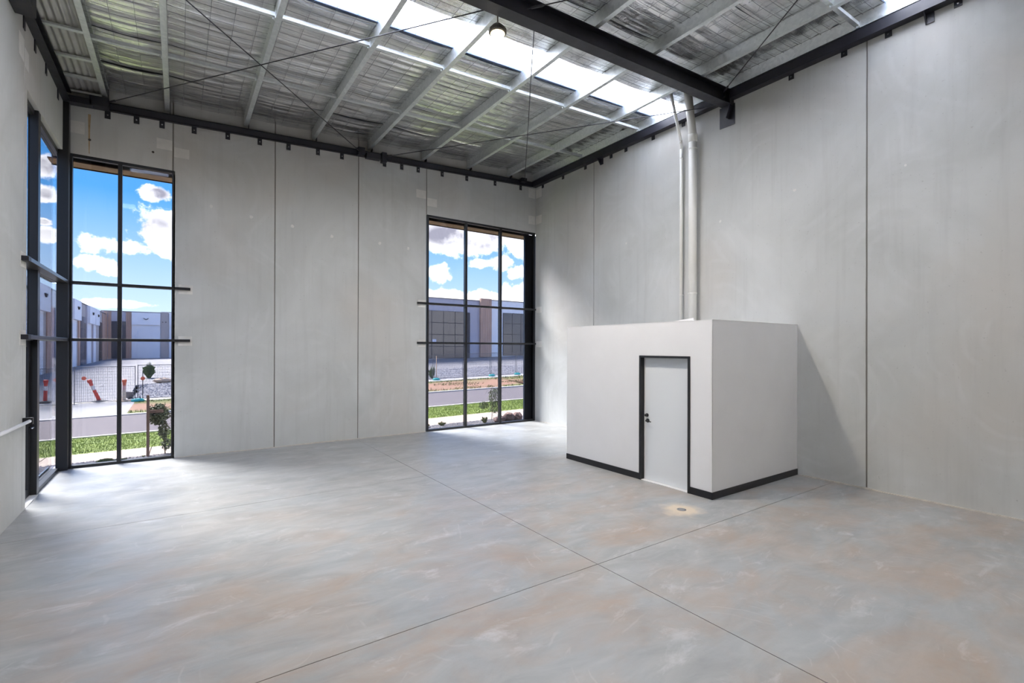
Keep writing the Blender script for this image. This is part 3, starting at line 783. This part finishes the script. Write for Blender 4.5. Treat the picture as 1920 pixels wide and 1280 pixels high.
for (x, y, lb) in ((3.8, -.3, 'added unseen high bay lamp above the camera position'), (3.8, -4.0, 'added unseen high bay lamp farthest behind the camera')):
    highbay(x, y, 6.7, lb, 50, zc(x)+.25)  # both lamps are added out of view, only to brighten the room

# ------------------------------------------------------------------ outside ground
ROWS = [(11.90, -.06, .0), (12.80, -.085, .009), (14.07, -.12, .014), (17.80, -.30, .014), (25.30, -.52, .0158), (32.0, -.62, .0234), (51.0, .28, .0255), (92.0, .55, .02)]
def gz(x, y):
    xx = min(max(x, -25), 50)
    if y <= ROWS[0][0]: return ROWS[0][1]
    for (ya, a, b_), (yb, c, d) in zip(ROWS, ROWS[1:]):
        if y <= yb:
            t_ = (y-ya)/(yb-ya); return (a+(c-a)*t_)+(b_+(d-b_)*t_)*xx
    return ROWS[-1][1]+ROWS[-1][2]*xx
def ground(name, x0, x1, y0, y1_, mat, dz=0.0, th=.12, step=2.0, sx0=None, sx1=None):
    """strip of ground following gz; sx0/sx1: x of the strip ends at y1 for slanted sides"""
    nx = max(1, int(abs(x1-x0)/step)); ny = max(1, int(abs(y1_-y0)/step)+1)
    sx0 = x0 if sx0 is None else sx0; sx1 = x1 if sx1 is None else sx1
    v = []; f = []
    for top in (1, 0):
        for j in range(ny+1):
            t_ = j/ny; y = y0+(y1_-y0)*t_; a = x0+(sx0-x0)*t_; b_ = x1+(sx1-x1)*t_
            for i in range(nx+1):
                x = a+(b_-a)*i/nx; v.append((x, y, gz(x, y)+dz-(0 if top else th)))
    n = (nx+1)*(ny+1)
    for j in range(ny):
        for i in range(nx):
            q = (j*(nx+1)+i, j*(nx+1)+i+1, (j+1)*(nx+1)+i+1, (j+1)*(nx+1)+i); f.append(q); f.append(tuple(k+n for k in q[::-1]))
    rim = [i for i in range(nx+1)]+[j*(nx+1)+nx for j in range(1, ny+1)]+[ny*(nx+1)+i for i in range(nx-1, -1, -1)]+[j*(nx+1) for j in range(ny-1, 0, -1)]
    for k in range(len(rim)):
        a, b_ = rim[k], rim[(k+1) % len(rim)]; f.append((b_, a, a+n, b_+n))
    return MB().raw(v, f)
M_gravelbed = varied('dark_gravel', (.13, .12, .13), (.26, .25, .27), 30, .9, 0, .8, 40, .03)
M_path = varied('path_concrete', (.42, .33, .26), (.52, .42, .34), 2.5, .85)
M_kerb = varied('kerb_concrete', (.52, .47, .42), (.62, .57, .52), 3, .85)
M_asphalt = varied('asphalt', (.108, .088, .090), (.134, .110, .112), 1.2, .9)
M_grass = varied('lawn', (.14, .19, .03), (.23, .29, .045), 2.2, .9)
def f_dirt(N, b):
    p = N.pos()
    a = N.noise(N.mapping(p, (.35, 1, 1)), 1.1, 6, .6)
    c = N.mix(N.mapr(N.noise(p, 6, 5), .3, .7), (.21, .105, .062), (.30, .16, .10))
    sy = N.add('ShaderNodeSeparateXYZ'); N.l.new(p, sy.inputs[0])
    g = N.mapr(N.m('ADD', a, N.m('MULTIPLY', N.m('ABSOLUTE', N.m('SUBTRACT', sy.outputs[1], 28.4)), .055)), .58, .68)
    N.put(b.inputs['Base Color'], N.mix(g, c, (.13, .145, .03)))
M_dirt = material('bare_red_earth', (.3, .15, .1), .95, 0, f_dirt)
M_yard = varied('yard_concrete', (.20, .19, .195), (.25, .235, .24), .4, .85)
M_farconc = varied('driveway_concrete', (.25, .24, .235), (.31, .295, .285), .5, .85)
GX0, GX1 = -24, 46
tag(solo('garden_bed', ground('b', -14, 13, YB+WT, 12.80, M_gravelbed), M_gravelbed, 'dark gravel garden bed right outside the end wall windows', 'garden bed'), kind='structure')
fp = thing('footpath', (0, 13.4, -.1), 'pale concrete footpath running past the windows', None, None, 'structure')
xx = -14.9
while xx < 24:
    obj('path_slab', ground('p', xx+.008, xx+1.79, 12.80, 14.07, M_path, 0, .1), M_path, fp); xx += 1.8
tag(solo('nature_strip', ground('l', GX0, 30, 14.07, 17.80, M_grass, .0, .1, 1.0), M_grass, 'strip of soil under the bright green lawn beside the road', 'verge'), kind='structure')
tag(solo('kerb', ground('k', GX0, 34, 17.80, 17.98, M_kerb, .03, .15), M_kerb, 'pale kerb between the lawn and the road', 'kerb'), kind='structure')
tag(solo('road', ground('r', GX0, GX1, 17.98, 25.2, M_asphalt, -.04, .15), M_asphalt, 'mauve grey asphalt road crossing both window views', 'road'), kind='structure')
tag(solo('kerb', ground('k', GX0, -1.0, 25.2, 25.55, M_kerb, .0, .15), M_kerb, 'flat pale kerb at the foot of the driveway', 'kerb'), kind='structure')
tag(solo('kerb', ground('k', -1.0, 18.5, 25.2, 25.45, M_kerb, .03, .15), M_kerb, 'low pale kerb along the red earth verge', 'kerb'), kind='structure')
tag(solo('driveway', ground('d', GX0, -1.75, 25.55, 32.6, M_farconc, .0, .12, 2.0, GX0, -1.85), M_farconc, 'wide pale concrete driveway before the leaning bollard', 'driveway'), kind='structure')
tag(solo('earth_verge', ground('v', -1.75, 18.8, 25.45, 32.2, M_dirt, .0, .12, 1.0, -1.85, 20.8), M_dirt, 'red bare earth verge with patchy grass across the road', 'verge'), kind='structure')
tag(solo('driveway', ground('d', 18.9, GX1, 25.2, 27.4, M_farconc, .02, .12, 2.0, 20.2, GX1), M_farconc, 'second pale driveway crossing far along the road', 'driveway'), kind='structure')
tag(solo('earth_verge', ground('v', 20.3, GX1, 27.4, 32.2, M_dirt, .0, .12), M_dirt, 'red earth verge beyond the second driveway', 'verge'), kind='structure')
tag(solo('kerb', ground('k', -1.85, GX1, 32.2, 33.1, M_kerb, .02, .15), M_kerb, 'pale concrete edging strip along the mesh fence', 'kerb'), kind='structure')
tag(solo('kerb', ground('k', GX0, -1.85, 32.6, 33.1, M_kerb, .02, .15), M_kerb, 'pale edging strip across the driveway mouth', 'kerb'), kind='structure')
M_gravel2 = varied('blue_grey_gravel', (.10, .10, .115), (.24, .23, .25), 9, .9)
tag(solo('gravel_bed', ground('g', -2.1, GX1, 33.1, 40.2, M_gravel2, .03, .12, 2.0, -1.6, GX1), M_gravel2, 'blue grey gravel bed behind the mesh fence', 'garden bed'), kind='structure')
yd = thing('yard', (10, 60, 0), 'pale concrete yard in front of the far warehouses', None, None, 'structure')
for (a, b_, c, d) in ((-8.7, -2.2, 33.1, 40.2), (-8.7, 9.9, 40.2, 52), (10, GX1, 40.2, 51), (-8.7, 10, 52.05, 70), (-8.7, 20, 70.05, 92)):
    obj('yard_slab', ground('y', a, b_-.05, c, d, M_yard, .0, .12, 4.0), M_yard, yd)
tag(solo('apron', MB().box(-30, 30, -40, YF-WT, -.15, -.02), M_farconc, 'concrete apron outside the rear doorway', 'apron'), kind='structure')
tag(solo('earth', MB().box(-160, 160, -120, 220, -6.0, -2.2), varied('distant_earth', (.2, .15, .1), (.26, .2, .14), .1, .95), 'dull open ground far beneath the surroundings', 'ground'), kind='structure')

# grass blades as one uncountable mass
def blades(x0, x1, y0, y1_, n, h0, h1, wd, test=None):
    xs = rng.uniform(x0, x1, n); ys = rng.uniform(y0, y1_, n); hs = rng.uniform(h0, h1, n); an = rng.uniform(0, 6.28, n)
    lx = rng.normal(0, .35, n)*hs; ly = rng.normal(0, .35, n)*hs
    v = []; f = []
    for i in range(n):
        x, y = xs[i], ys[i]
        if test and not test(x, y): continue
        z = gz(x, y)-.005; dx, dy = math.cos(an[i])*wd, math.sin(an[i])*wd; k = len(v)
        v += [(x-dx, y-dy, z), (x+dx, y+dy, z), (x+lx[i], y+ly[i], z+hs[i])]; f.append((k, k+1, k+2))
    return MB().raw(v, f)
tag(solo('lawn_grass', blades(-6, 17, 14.07, 17.8, 70000, .02, .055, .007), M_grass, 'short bright green grass of the verge by the road', 'grass'), kind='stuff')
M_weed = varied('dull_weeds', (.10, .13, .03), (.19, .20, .06), 4, .9)
tag(solo('verge_grass', blades(-1.7, 26, 25.6, 32.2, 9000, .05, .16, .02, lambda x, y: math.sin(x*1.3)+math.sin(y*2+x*.4) > .35 or y > 31.2 or y < 26.3), M_weed, 'patchy dull weeds on the red earth verge', 'grass'), kind='stuff')

# loose gravel stones
M_stone = varied('gravel_stone', (.16, .15, .165), (.34, .32, .34), 25, .9)
def stones(x0, x1, y0, y1_, n, s0, s1):
    base = [(1, 0, 0), (0, 1, 0), (-1, 0, 0), (0, -1, 0), (0, 0, .8), (0, 0, -.4)]
    fc = [(0, 1, 4), (1, 2, 4), (2, 3, 4), (3, 0, 4), (1, 0, 5), (2, 1, 5), (3, 2, 5), (0, 3, 5)]
    m = MB()
    for i in range(n):
        x, y = rng.uniform(x0, x1), rng.uniform(y0, y1_); s_ = rng.uniform(s0, s1); a = rng.uniform(0, 6.28); j = rng.uniform(.7, 1.3, 6)
        z = gz(x, y)+s_*.2+.0
        m.raw([(x+(p[0]*math.cos(a)-p[1]*math.sin(a))*s_*j[k], y+(p[0]*math.sin(a)+p[1]*math.cos(a))*s_*j[k], z+p[2]*s_*j[k]*.8) for k, p in enumerate(base)], fc)
    return m
tag(solo('loose_gravel', stones(-4, 10, YB+WT+.03, 12.78, 9000, .012, .028), M_stone, 'loose grey pebbles covering the bed outside the windows', 'gravel'), kind='stuff')
tag(solo('loose_gravel', stones(-2, 27, 33.15, 40.1, 7000, .05, .10), M_stone, 'coarse grey stones on the bed behind the mesh fence', 'gravel'), kind='stuff')

def boulder(x, y, s_, lab, mat, sq=(1, .8, .7), grp=None, z=None):
    bm_v = []; seg, rings = 12, 7
    r = np.random.default_rng(int(abs(x*100+y*7)))
    jit = r.uniform(.82, 1.12, (rings+1, seg))
    m = MB(); v = []; f = []
    z0 = gz(x, y) if z is None else z
    for i in range(rings+1):
        th = PI*i/rings
        for k in range(seg):
            a = 2*PI*k/seg; q = jit[i][k] if 0 < i < rings else 1
            v.append((x+s_*sq[0]*math.sin(th)*math.cos(a)*q, y+s_*sq[1]*math.sin(th)*math.sin(a)*q, z0+s_*sq[2]*(.75+math.cos(th))*q*.6))
    for i in range(rings):
        for k in range(seg): f.append((i*seg+k, (i+1)*seg+k, (i+1)*seg+(k+1) % seg, i*seg+(k+1) % seg))
    m.raw(v, f)
    return solo('boulder', m, mat, lab, 'rock', grp)
M_pink = varied('pink_granite', (.24, .15, .13), (.38, .25, .21), 9, .85, 0, .5, 12, .03)
M_tan = varied('tan_sandstone', (.50, .36, .26), (.62, .48, .36), 5, .85, 0, .5, 8, .03)
boulder(8.05, 12.33, .20, 'pinkish boulder in the gravel, first beside the weeping sapling', M_pink, (1, .8, .75))
boulder(8.42, 12.36, .24, 'larger pinkish boulder between two others by the window edge', M_pink, (.8, .8, 1.0))
boulder(8.72, 12.34, .20, 'pinkish boulder tight against the window reveal', M_pink, (.8, .8, 1.1))
boulder(-.85, 40.9, .55, 'tan rounded boulder on the blue gravel across the road', M_tan, (1, .6, .6))
boulder(.2, 41.3, .5, 'tan boulder half hidden by the window frame across the road', M_tan, (1, .6, .7))

# ------------------------------------------------------------------ plants
def leaf_mass(m, c, rad, n, ln, wd, droop=.4, rg=rng):
    for i in range(n):
        d = rg.normal(0, 1, 3); d /= np.linalg.norm(d)+1e-6; q = rg.uniform(.2, 1)**.5
        p = Vector((c[0]+d[0]*rad[0]*q, c[1]+d[1]*rad[1]*q, c[2]+d[2]*rad[2]*q))
        a = rg.uniform(0, 6.28); t_ = Vector((math.cos(a), math.sin(a), rg.uniform(-1, .6)-droop)).normalized()
        s_ = t_.cross(Vector((rg.normal(), rg.normal(), rg.normal()))).normalized()*wd
        L = ln*rg.uniform(.7, 1.2)
        m.raw([p, p+t_*L*.5+s_, p+t_*L, p+t_*L*.5-s_], [(0, 1, 2, 3)])
M_leafdark = varied('dark_small_leaf', (.06, .08, .045), (.20, .22, .13), 30, .7)
M_leafgrey = varied('grey_green_leaf', (.10, .14, .06), (.20, .25, .12), 20, .7)
M_bark = varied('twig_bark', (.14, .10, .07), (.22, .16, .11), 20, .9)
M_stake = varied('hardwood_stake', (.17, .11, .09), (.25, .16, .13), 10, .85)
px, py = -.22, 12.75; g0 = gz(px, py)
t = thing('sapling', (px, py, g0), 'dark leafy sapling tied to the wooden stake outside corner window', 'tree')
m = MB().tube([(px, py, g0), (px-.01, py, .25), (px+.02, py, .5), (px-.05, py, .95)], [.012, .011, .01, .005], 7)
for k in range(9):
    a = k*2.4; z = .25+.08*k; m.tube([(px, py, z), (px+.2*math.cos(a), py+.15*math.sin(a), z+.10)], [.006, .002], 5)
obj('stem', m, M_bark, t)
m = MB(); leaf_mass(m, (px-.12, py, .78), (.20, .16, .24), 1500, .05, .016); leaf_mass(m, (px-.02, py, .42), (.10, .1, .18), 420, .05, .015)
leaf_mass(m, (px+.25, py, .70), (.14, .15, .30), 900, .05, .015); leaf_mass(m, (px+.02, py, .14), (.09, .08, .14), 300, .045, .014)
tag(obj('foliage', m, M_leafdark, t), kind='stuff')
g0 = gz(-.51, 12.62)
t = thing('tree_stake', (-.51, 12.62, g0), 'brown hardwood stake with a short crosspiece outside the corner window', 'stake')
obj('post', MB().box(-.535, -.485, 12.595, 12.645, g0-.05, 1.20), M_stake, t, bev=.004)
obj('tie_arm', MB().box(-.485, -.25, 12.60, 12.64, .82, .885), M_stake, t, bev=.003)
px, py = 8.05, 12.62; px = 7.95; g0 = gz(px, py)
t = thing('sapling', (px, py, g0), 'weeping grey green sapling by the wide window second mullion', 'tree')
m = MB().tube([(px, py, g0), (px+.03, py, .4), (px-.02, py, .85), (px+.04, py, 1.05)], [.010, .009, .006, .003], 7)
m.tube([(px+.10, py+.05, g0), (px+.06, py+.02, .5)], [.006, .003], 6)
for k in range(12):
    a = k*2.4; z = .35+.05*k; m.tube([(px, py, z), (px+.14*math.cos(a), py+.1*math.sin(a), z+.10), (px+.24*math.cos(a), py+.18*math.sin(a), z-.05)], [.005, .003, .002], 5)
obj('stem', m, M_bark, t)
m = MB(); leaf_mass(m, (px+.10, py, .72), (.20, .15, .32), 420, .10, .009, 1.6); leaf_mass(m, (px-.28, py, .50), (.17, .12, .12), 160, .10, .009, 1.6)
leaf_mass(m, (px+.10, py, .35), (.2, .12, .15), 130, .10, .009, 1.6)
tag(obj('foliage', m, M_leafgrey, t), kind='stuff')
M_tuft = varied('tuft_green', (.06, .10, .03), (.14, .20, .06), 12, .85)
def tuft(x, y, r, h, n, lab, mat=M_tuft, cat='plant', grp=None, z=None):
    z0 = gz(x, y) if z is None else z; m = MB()
    for i in range(n):
        a = rng.uniform(0, 6.28); q = rng.uniform(0, r*.3); l = rng.uniform(.15, 1); hh = h*rng.uniform(.45, 1)
        bx, by = x+q*math.cos(a), y+q*math.sin(a); tx, ty = x+r*l*math.cos(a), y+r*l*math.sin(a); hz = z0+hh*rng.uniform(.45, .75)
        wx, wy = -math.sin(a)*r*.05, math.cos(a)*r*.05
        m.raw([(bx-wx, by-wy, z0), (bx+wx, by+wy, z0), ((bx+tx)/2+wx, (by+ty)/2+wy, hz), (tx, ty, z0+hh*(1.05-.45*l)), ((bx+tx)/2-wx, (by+ty)/2-wy, hz)], [(0, 1, 2, 3, 4)])
    return solo('grass_tuft', m, mat, lab, cat, grp, base=(x, y, z0))
tuft(-1.16, 12.25, .16, .13, 240, 'green tuft in the gravel at foot of corner window, larger one')
tuft(-.93, 12.3, .12, .09, 160, 'smaller green tuft beside larger one by the corner window')
tuft(-.58, 12.62, .05, .05, 60, 'tiny tuft on path edge near the wooden stake')
tuft(5.75, 12.55, .12, .14, 70, 'thin reddish weed in the gravel, first bay of wide window', M_weed)
tuft(6.25, 12.6, .14, .15, 60, 'wispy weed in the gravel left of the first mullion', M_weed)
tuft(7.55, 12.4, .13, .26, 60, 'low sprouting shrub before the second mullion of wide window', M_weed)
tuft(8.2, 12.5, .08, .22, 40, 'small sprout between sapling and pink boulders', M_weed)
tuft(-1.75, 44.5, .42, 1.35, 260, 'spiky green shrub on the gravel behind the mesh fence', M_tuft)
tuft(11.6, 31.6, .9, .45, 260, 'olive weed clump at the foot of mesh fence', M_weed)

# ------------------------------------------------------------------ temporary fence
M_fence = material('fence_galv', (.12, .12, .13), .5, .3)
FH = 1.9; FW = 2.42
def fence_panel(x, y, lab, rot=0.0):
    z0 = gz(x+FW/2, y)
    t = thing('site_fence', (x, y, z0), lab, 'fence panel', 'temporary mesh fence panels')
    r = {'_o': (0, 0, 0), '_e': t['_e']}
    for xx in (0, FW-.03): obj('upright', MB().tube([(xx+.015, 0, -.02), (xx+.015, 0, FH)], .019, 8), M_fence, r)
    obj('top_rail', MB().tube([(.015, 0, FH-.03), (FW-.015, 0, FH-.03)], .017, 8), M_fence, r)
    obj('bottom_rail', MB().tube([(.015, 0, .12), (FW-.015, 0, .12)], .015, 8), M_fence, r)
    m = MB()
    for k in range(1, 34): m.box(k*FW/34-.004, k*FW/34+.004, -.004, .004, .12, FH-.03)
    for k in range(1, 12): m.box(.015, FW-.015, -.005, .005, .12+k*.15-.004, .12+k*.15+.004)
    tag(obj('mesh_infill', m, M_fence, r), kind='stuff')
    t['_e'].rotation_euler.z = rot
    return t['_e']
descr = {8: 'mesh fence panel at the third bay of the wide window', 7: 'mesh fence panel crossing the last mullion of wide window', 6: 'mesh fence panel in the middle bay of the wide window',
         5: 'mesh fence panel crossing the first bay of the wide window', -1: 'mesh fence panel beside the leaning red bollard', -2: 'mesh fence panel behind the black corner column',
         0: 'mesh fence panel in front of the tan boulders', -3: 'mesh fence panel seen through the glass door',
         }
hid = ['by the corner window edge', 'behind the plain wall beside corner window', 'behind the first blank concrete panel', 'behind the middle blank concrete panel']
fp0 = fence_panel(-1.75, 32.0+.15, descr[0])
for k in [-3, -2, -1, 1, 2, 3, 4, 5, 6, 7, 8, 9, 10]:
    x = -1.75+2.5*k + (0 if k > 0 else -.0); y = 32.15+(.9 if k > 4 else .0)
    lab = descr.get(k) or {1: 'mesh fence panel first past the boulders, behind the blank concrete', 2: 'mesh fence panel second past the boulders, behind the blank concrete',
        3: 'mesh fence panel third past the boulders, behind the blank concrete', 4: 'mesh fence panel just hidden before wide window', 9: 'mesh fence panel second from its far end',
        10: 'mesh fence panel at its far end up the road', -5: 'mesh fence panel outside the glass door', -6: 'mesh fence panel at its near end past the glass door'}[k]
    copy_tree(fp0, (x, y, gz(x+1.2, y)), lab)
M_teal = varied('teal_plastic', (.03, .34, .32), (.05, .44, .40), 8, .6)
def foot(x, y, lab):
    z0 = gz(x, y)
    m = MB(); m.lathe([(.30, 0), (.34, .04), (.33, .10), (.24, .15), (.08, .17)], (0, 0, 0), 14); m.v = [(p[0]*.85, p[1]*.6, p[2]*1.1) for p in m.v]
    m.v = [(p[0]+x, p[1]+y, p[2]+z0) for p in m.v]
    t = thing('ballast_block', (x, y, z0), lab, 'fence foot', 'teal fence feet')
    obj('moulded_block', m, M_teal, t, smooth=True)
    for dx in (-.1, .1): obj('socket', MB().tube([(x+dx, y, z0+.15), (x+dx, y, z0+.24)], .03, 8), M_fence, t)
foot(-1.72, 31.95, 'teal fence foot on grass edge near corner window mullion')
foot(15.8, 32.8, 'teal fence foot in the first bay of the wide window')
foot(20.8, 33.0, 'teal fence foot in the middle bay of the wide window')
foot(23.3, 33.0, 'teal fence foot in the third bay of the wide window')
foot(-6.75, 32.0, 'teal fence foot seen through the glass door')
# two thin timber pickets and a seedling by the first right-hand foot
for x, lab in ((15.45, 'dark timber picket left of the fence posts in wide window'), (16.15, 'orange tinted timber picket beside the fence posts in wide window')):
    z0 = gz(x, 33.5)
    solo('timber_picket', MB().box(x-.025, x+.025, 33.475, 33.525, z0, z0+(1.75 if x > 16 else 1.2)), M_tan if x > 16 else M_stake, lab, 'stake')
tuft(16.0, 34.0, .35, 1.3, 60, 'young tree seedling beside the timber pickets behind the fence', M_tuft)

# ------------------------------------------------------------------ bollards and site bits
M_red = varied('bollard_red', (.62, .03, .012), (.70, .05, .02), 5, .5)
M_orange = material('cap_orange', (.80, .14, .06), .5)
M_bwhite = material('bollard_white', (.75, .72, .70), .5)
M_rubber = material('black_rubber', (.05, .045, .045), .8)
def bollard(x, y, lab, tilt=(0, 0), body=M_red, band=M_bwhite, top=M_red, basec=M_rubber, H=1.15):
    z0 = gz(x, y)+.015
    t = thing('bollard', (x, y, z0), lab, 'bollard', 'roadwork bollards')
    r = {'_o': (0, 0, 0), '_e': t['_e']}
    obj('base', MB().lathe([(.33, 0), (.33, .03), (.22, .06), (.10, .08)], (0, 0, 0), 16), basec, r)
    S = lambda z: (tilt[0]*z, tilt[1]*z, z)
    obj('post', MB().tube([S(.06), S(H*.52)], [.085, .075], 12), body, r)
    obj('reflective_band', MB().tube([S(H*.52), S(H*.72)], [.077, .072], 12), band, r)
    obj('head', MB().tube([S(H*.72), S(H*.86), S(H*.88), S(H*.98), S(H)], [.075, .08, .10, .10, .06], 12), top, r)
    return t
bollard(-3.35, 33.0, 'leaning red bollard with a white band on black base', (-.38, .0))
bollard(-5.6, 34.0, 'upright red and white bollard seen past the corner column', (.03, 0))
bollard(-2.33, 32.45, 'pale bollard with an orange head on the driveway edge', (.02, 0), material('faded_cream', (.72, .58, .46), .6), material('faded_pink', (.75, .42, .42), .6), M_orange, material('tan_base', (.35, .25, .18), .8))
def disc(x, y, z, r, lab, stem=None):
    t = thing('marker_disc', (x, y, z-r), lab, 'marker', 'orange site markers')
    obj('disc', MB().prism([(x+r*math.cos(k*PI/7), z+r*math.sin(k*PI/7)) for k in range(14)], 1, y-.03, y+.01), M_orange, t)
    if stem: obj('picket', MB().tube([(x, y+.02, gz(x, y)), (x, y+.02, z+stem)], .022, 6), M_rubber, t)
disc(-4.05, 33.6, .55, .10, 'round orange marker tied on mesh left of leaning bollard', 0.0)
disc(-1.55, 32.6, .52, .10, 'orange marker on a dark picket beside the gravel edge', .35)
disc(-5.15, 33.6, .5, .09, 'orange marker partly behind the corner column', 0.0)
z0 = gz(-2.15, 34.0)
t = thing('bucket', (-2.15, 33.4, z0+.02), 'grey bucket standing by the driveway edge', 'bucket')
obj('pail', MB().lathe([(.15, 0), (.19, .32), (.20, .33), (.17, .33), (.15, .30)], (-2.15, 33.4, z0+.02), 14), material('bucket_grey', (.12, .12, .14), .6), t, smooth=True)

# ------------------------------------------------------------------ far buildings
M_taupe = varied('taupe_concrete', (.40, .36, .345), (.46, .41, .395), .6, .85)
M_mauve = varied('grey_panel', (.43, .41, .47), (.48, .46, .52), .4, .85)
M_fwhite = material('white_fascia', (.80, .81, .86), .6)
M_roller = varied('roller_door_white', (.74, .76, .82), (.78, .80, .85), 2, .5)
M_timber = varied('timber_cladding', (.40, .25, .19), (.54, .37, .29), 3, .8, stretch=(4, 4, .3))
M_cap = material('parapet_cap', (.10, .09, .09), .6)
M_fframe = material('dark_frame', (.04, .035, .045), .5)

def roller(t, axis, plane, a0, a1, z0, z1, out):
    """horizontal-slatted door, each visible slat proud; joined as one part of thin slats"""
    n = 22; m = MB(); h = (z1-z0)/n
    for k in range(n):
        za, zb = z0+k*h+.02, z0+(k+1)*h-.02
        if axis == 1: m.box(a0, a1, plane-.05, plane, za, zb)
        else: m.box(plane, plane+.05, a0, a1, za, zb)
    if axis == 1: m.box(a0, a1, plane-.02, plane+.01, z0, z1)
    else: m.box(plane-.01, plane+.02, a0, a1, z0, z1)
    return obj('roller_door', m, M_roller, t)

def glazing(t, axis, plane, a0, a1, z0, z1, cols, rows, out=-1):
    w_ = obj('shopfront', MB().box(a0, a1, plane-.04, plane+.02, z0, z1) if axis == 1 else MB().box(plane-.02, plane+.04, a0, a1, z0, z1), M_fframe, t)
    da, dzz = (a1-a0)/cols, (z1-z0)/rows
    for i in range(cols):
        for j in range(rows):
            A, B, C, D = a0+i*da+.035, a0+(i+1)*da-.035, z0+j*dzz+.035, z0+(j+1)*dzz-.035
            m = MB().box(A, B, plane-.06, plane-.03, C, D) if axis == 1 else MB().box(plane+.03, plane+.06, A, B, C, D)
            obj('pane', m, M_far_glass, t, w_)

def bird(t, axis, plane, a, z):
    """small dark wall light over a door"""
    m = MB().prism([(a-.35, z+.12), (a, z-.12), (a+.35, z+.12), (a+.30, z+.18), (a, z-.02), (a-.30, z+.18)], 1 if axis == 1 else 0, plane-.12 if axis == 1 else plane, plane if axis == 1 else plane+.12)
    obj('wall_light', m, M_rubber, t)

# wing along the left side of the yard, facing +X
WX = -8.7; PH = 7.0
t = thing('warehouse_row', (WX-3, 62, 0), 'long warehouse row with white fascias and roller doors along the yard', 'building')
Z0 = lambda y: gz(WX, y)
obj('wall', MB().box(WX-12, WX, 35.4, 91.9, -.6, 6.95), M_taupe, t)
obj('parapet_cap', MB().box(WX-.3, WX+.05, 35.4, 91.9, 6.95, 7.05), M_cap, t)
for (a, b_) in ((36.0, 40.5), (43.0, 47.6), (48.6, 52.6), (63.4, 67.6), (73.6, 77.9), (78.6, 82.0)):
    z0 = Z0((a+b_)/2)
    obj('fascia', MB().box(WX, WX+.35, a, b_, 4.95, 6.93), M_fwhite, t)
    roller(t, 0, WX+.02, a, b_-.9, z0, 4.95, 1); bird(t, 0, WX+.35, (a+b_)/2, 6.1)
    obj('pier', MB().box(WX, WX+.12, a-.55, a-.05, z0-.2, 6.9), M_mauve, t)
for (a, b_) in ((55.9, 58.6), (69.2, 73.0), (84.6, 87.3)):
    glazing(t, 0, WX+.03, a, b_, Z0(a), 5.55, 3, 4)
for (a, b_) in ((53.0, 55.6), (67.9, 69.0), (87.6, 89.0), (89.2, 90.6), (90.8, 91.9)):
    obj('timber_panel', MB().box(WX, WX+.08, a, b_, Z0(a), 5.6 if a < 80 else 6.9), M_timber, t)

# warehouse across the end of the yard, facing -Y
EY = 92.0
t = thing('warehouse', (0, EY+4, .5), 'low warehouse closing the yard with white roller door', 'building')
obj('wall', MB().box(-9.3, 16, EY, EY+12, -.3, 7.45), M_mauve, t)
obj('parapet_cap', MB().box(-9.3, -2.0, EY-.06, EY+.3, 7.45, 7.53), M_cap, t)
obj('parapet_cap', MB().box(-2.0, 16, EY-.06, EY+.3, 7.53, 7.62), M_cap, t)
for x in (-8.9, -8.45): obj('timber_panel', MB().box(x, x+.36, EY-.08, EY, .5, 7.4), M_timber, t)
glazing(t, 1, EY-.03, -8.6+.55, -6.35, .5, 6.0, 3, 4)
for x in (-6.30, -6.07, -5.84): obj('timber_panel', MB().box(x-.10, x+.10, EY-.08, EY, .5, 7.4), M_timber, t)
obj('fascia', MB().box(-5.72, -2.25, EY-.3, EY, 5.55, 7.4), M_fwhite, t)
roller(t, 1, EY-.02, -5.72, -2.25, .5, 5.55, -1)
bird(t, 1, EY-.3, -4.0, 6.4)
obj('pier', MB().box(-2.2, -1.2, EY-.15, EY, .3, 7.6), M_taupe, t)
for x in (-1.97, -1.57): obj('vent_hole', MB().prism([(x+.09*math.cos(k*PI/5), 6.03+.09*math.sin(k*PI/5)) for k in range(10)], 1, EY-.2, EY-.15), M_rubber, t)
obj('fascia', MB().box(-1.15, 3.0, EY-.3, EY, 5.55, 7.45), M_fwhite, t)
roller(t, 1, EY-.02, -1.15, 3.0, .5, 5.55, -1)

# warehouse opposite the wide window
RY = 51.0
t = thing('warehouse', (31, RY+4, 1.0), 'mauve grey warehouse with timber pier and dark glazing across the road', 'building')
obj('wall', MB().box(10.5, 31.0, RY, RY+14, -.2, 7.95), M_mauve, t)
obj('wall', MB().box(31.0, 50, RY, RY+14, 0, 8.12), M_fwhite, t)
obj('parapet_cap', MB().box(10.5, 30.3, RY-.05, RY+.3, 7.95, 8.02), M_cap, t)
obj('parapet_cap', MB().box(31.9, 50, RY-.05, RY+.3, 8.12, 8.20), M_cap, t)
for k in range(5): obj('timber_board', MB().box(30.32+k*.315, 30.32+k*.315+.30, RY-.35, RY, 1.12, 8.25), M_timber, t)
glazing(t, 1, RY-.03, 19.4, 28.45, 1.0, 6.5, 6, 4)
obj('side_fin', MB().box(28.45, 28.92, RY-.15, RY, .9, 6.45), M_fframe, t)
glazing(t, 1, RY-.03, 33.75, 42.0, 1.25, 6.65, 6, 4)
M_sticker = material('notice_paper', (.65, .65, .75), .6)
obj('door_notice', MB().box(24.0, 24.5, RY-.10, RY-.06, 2.9, 3.2), M_sticker, t)
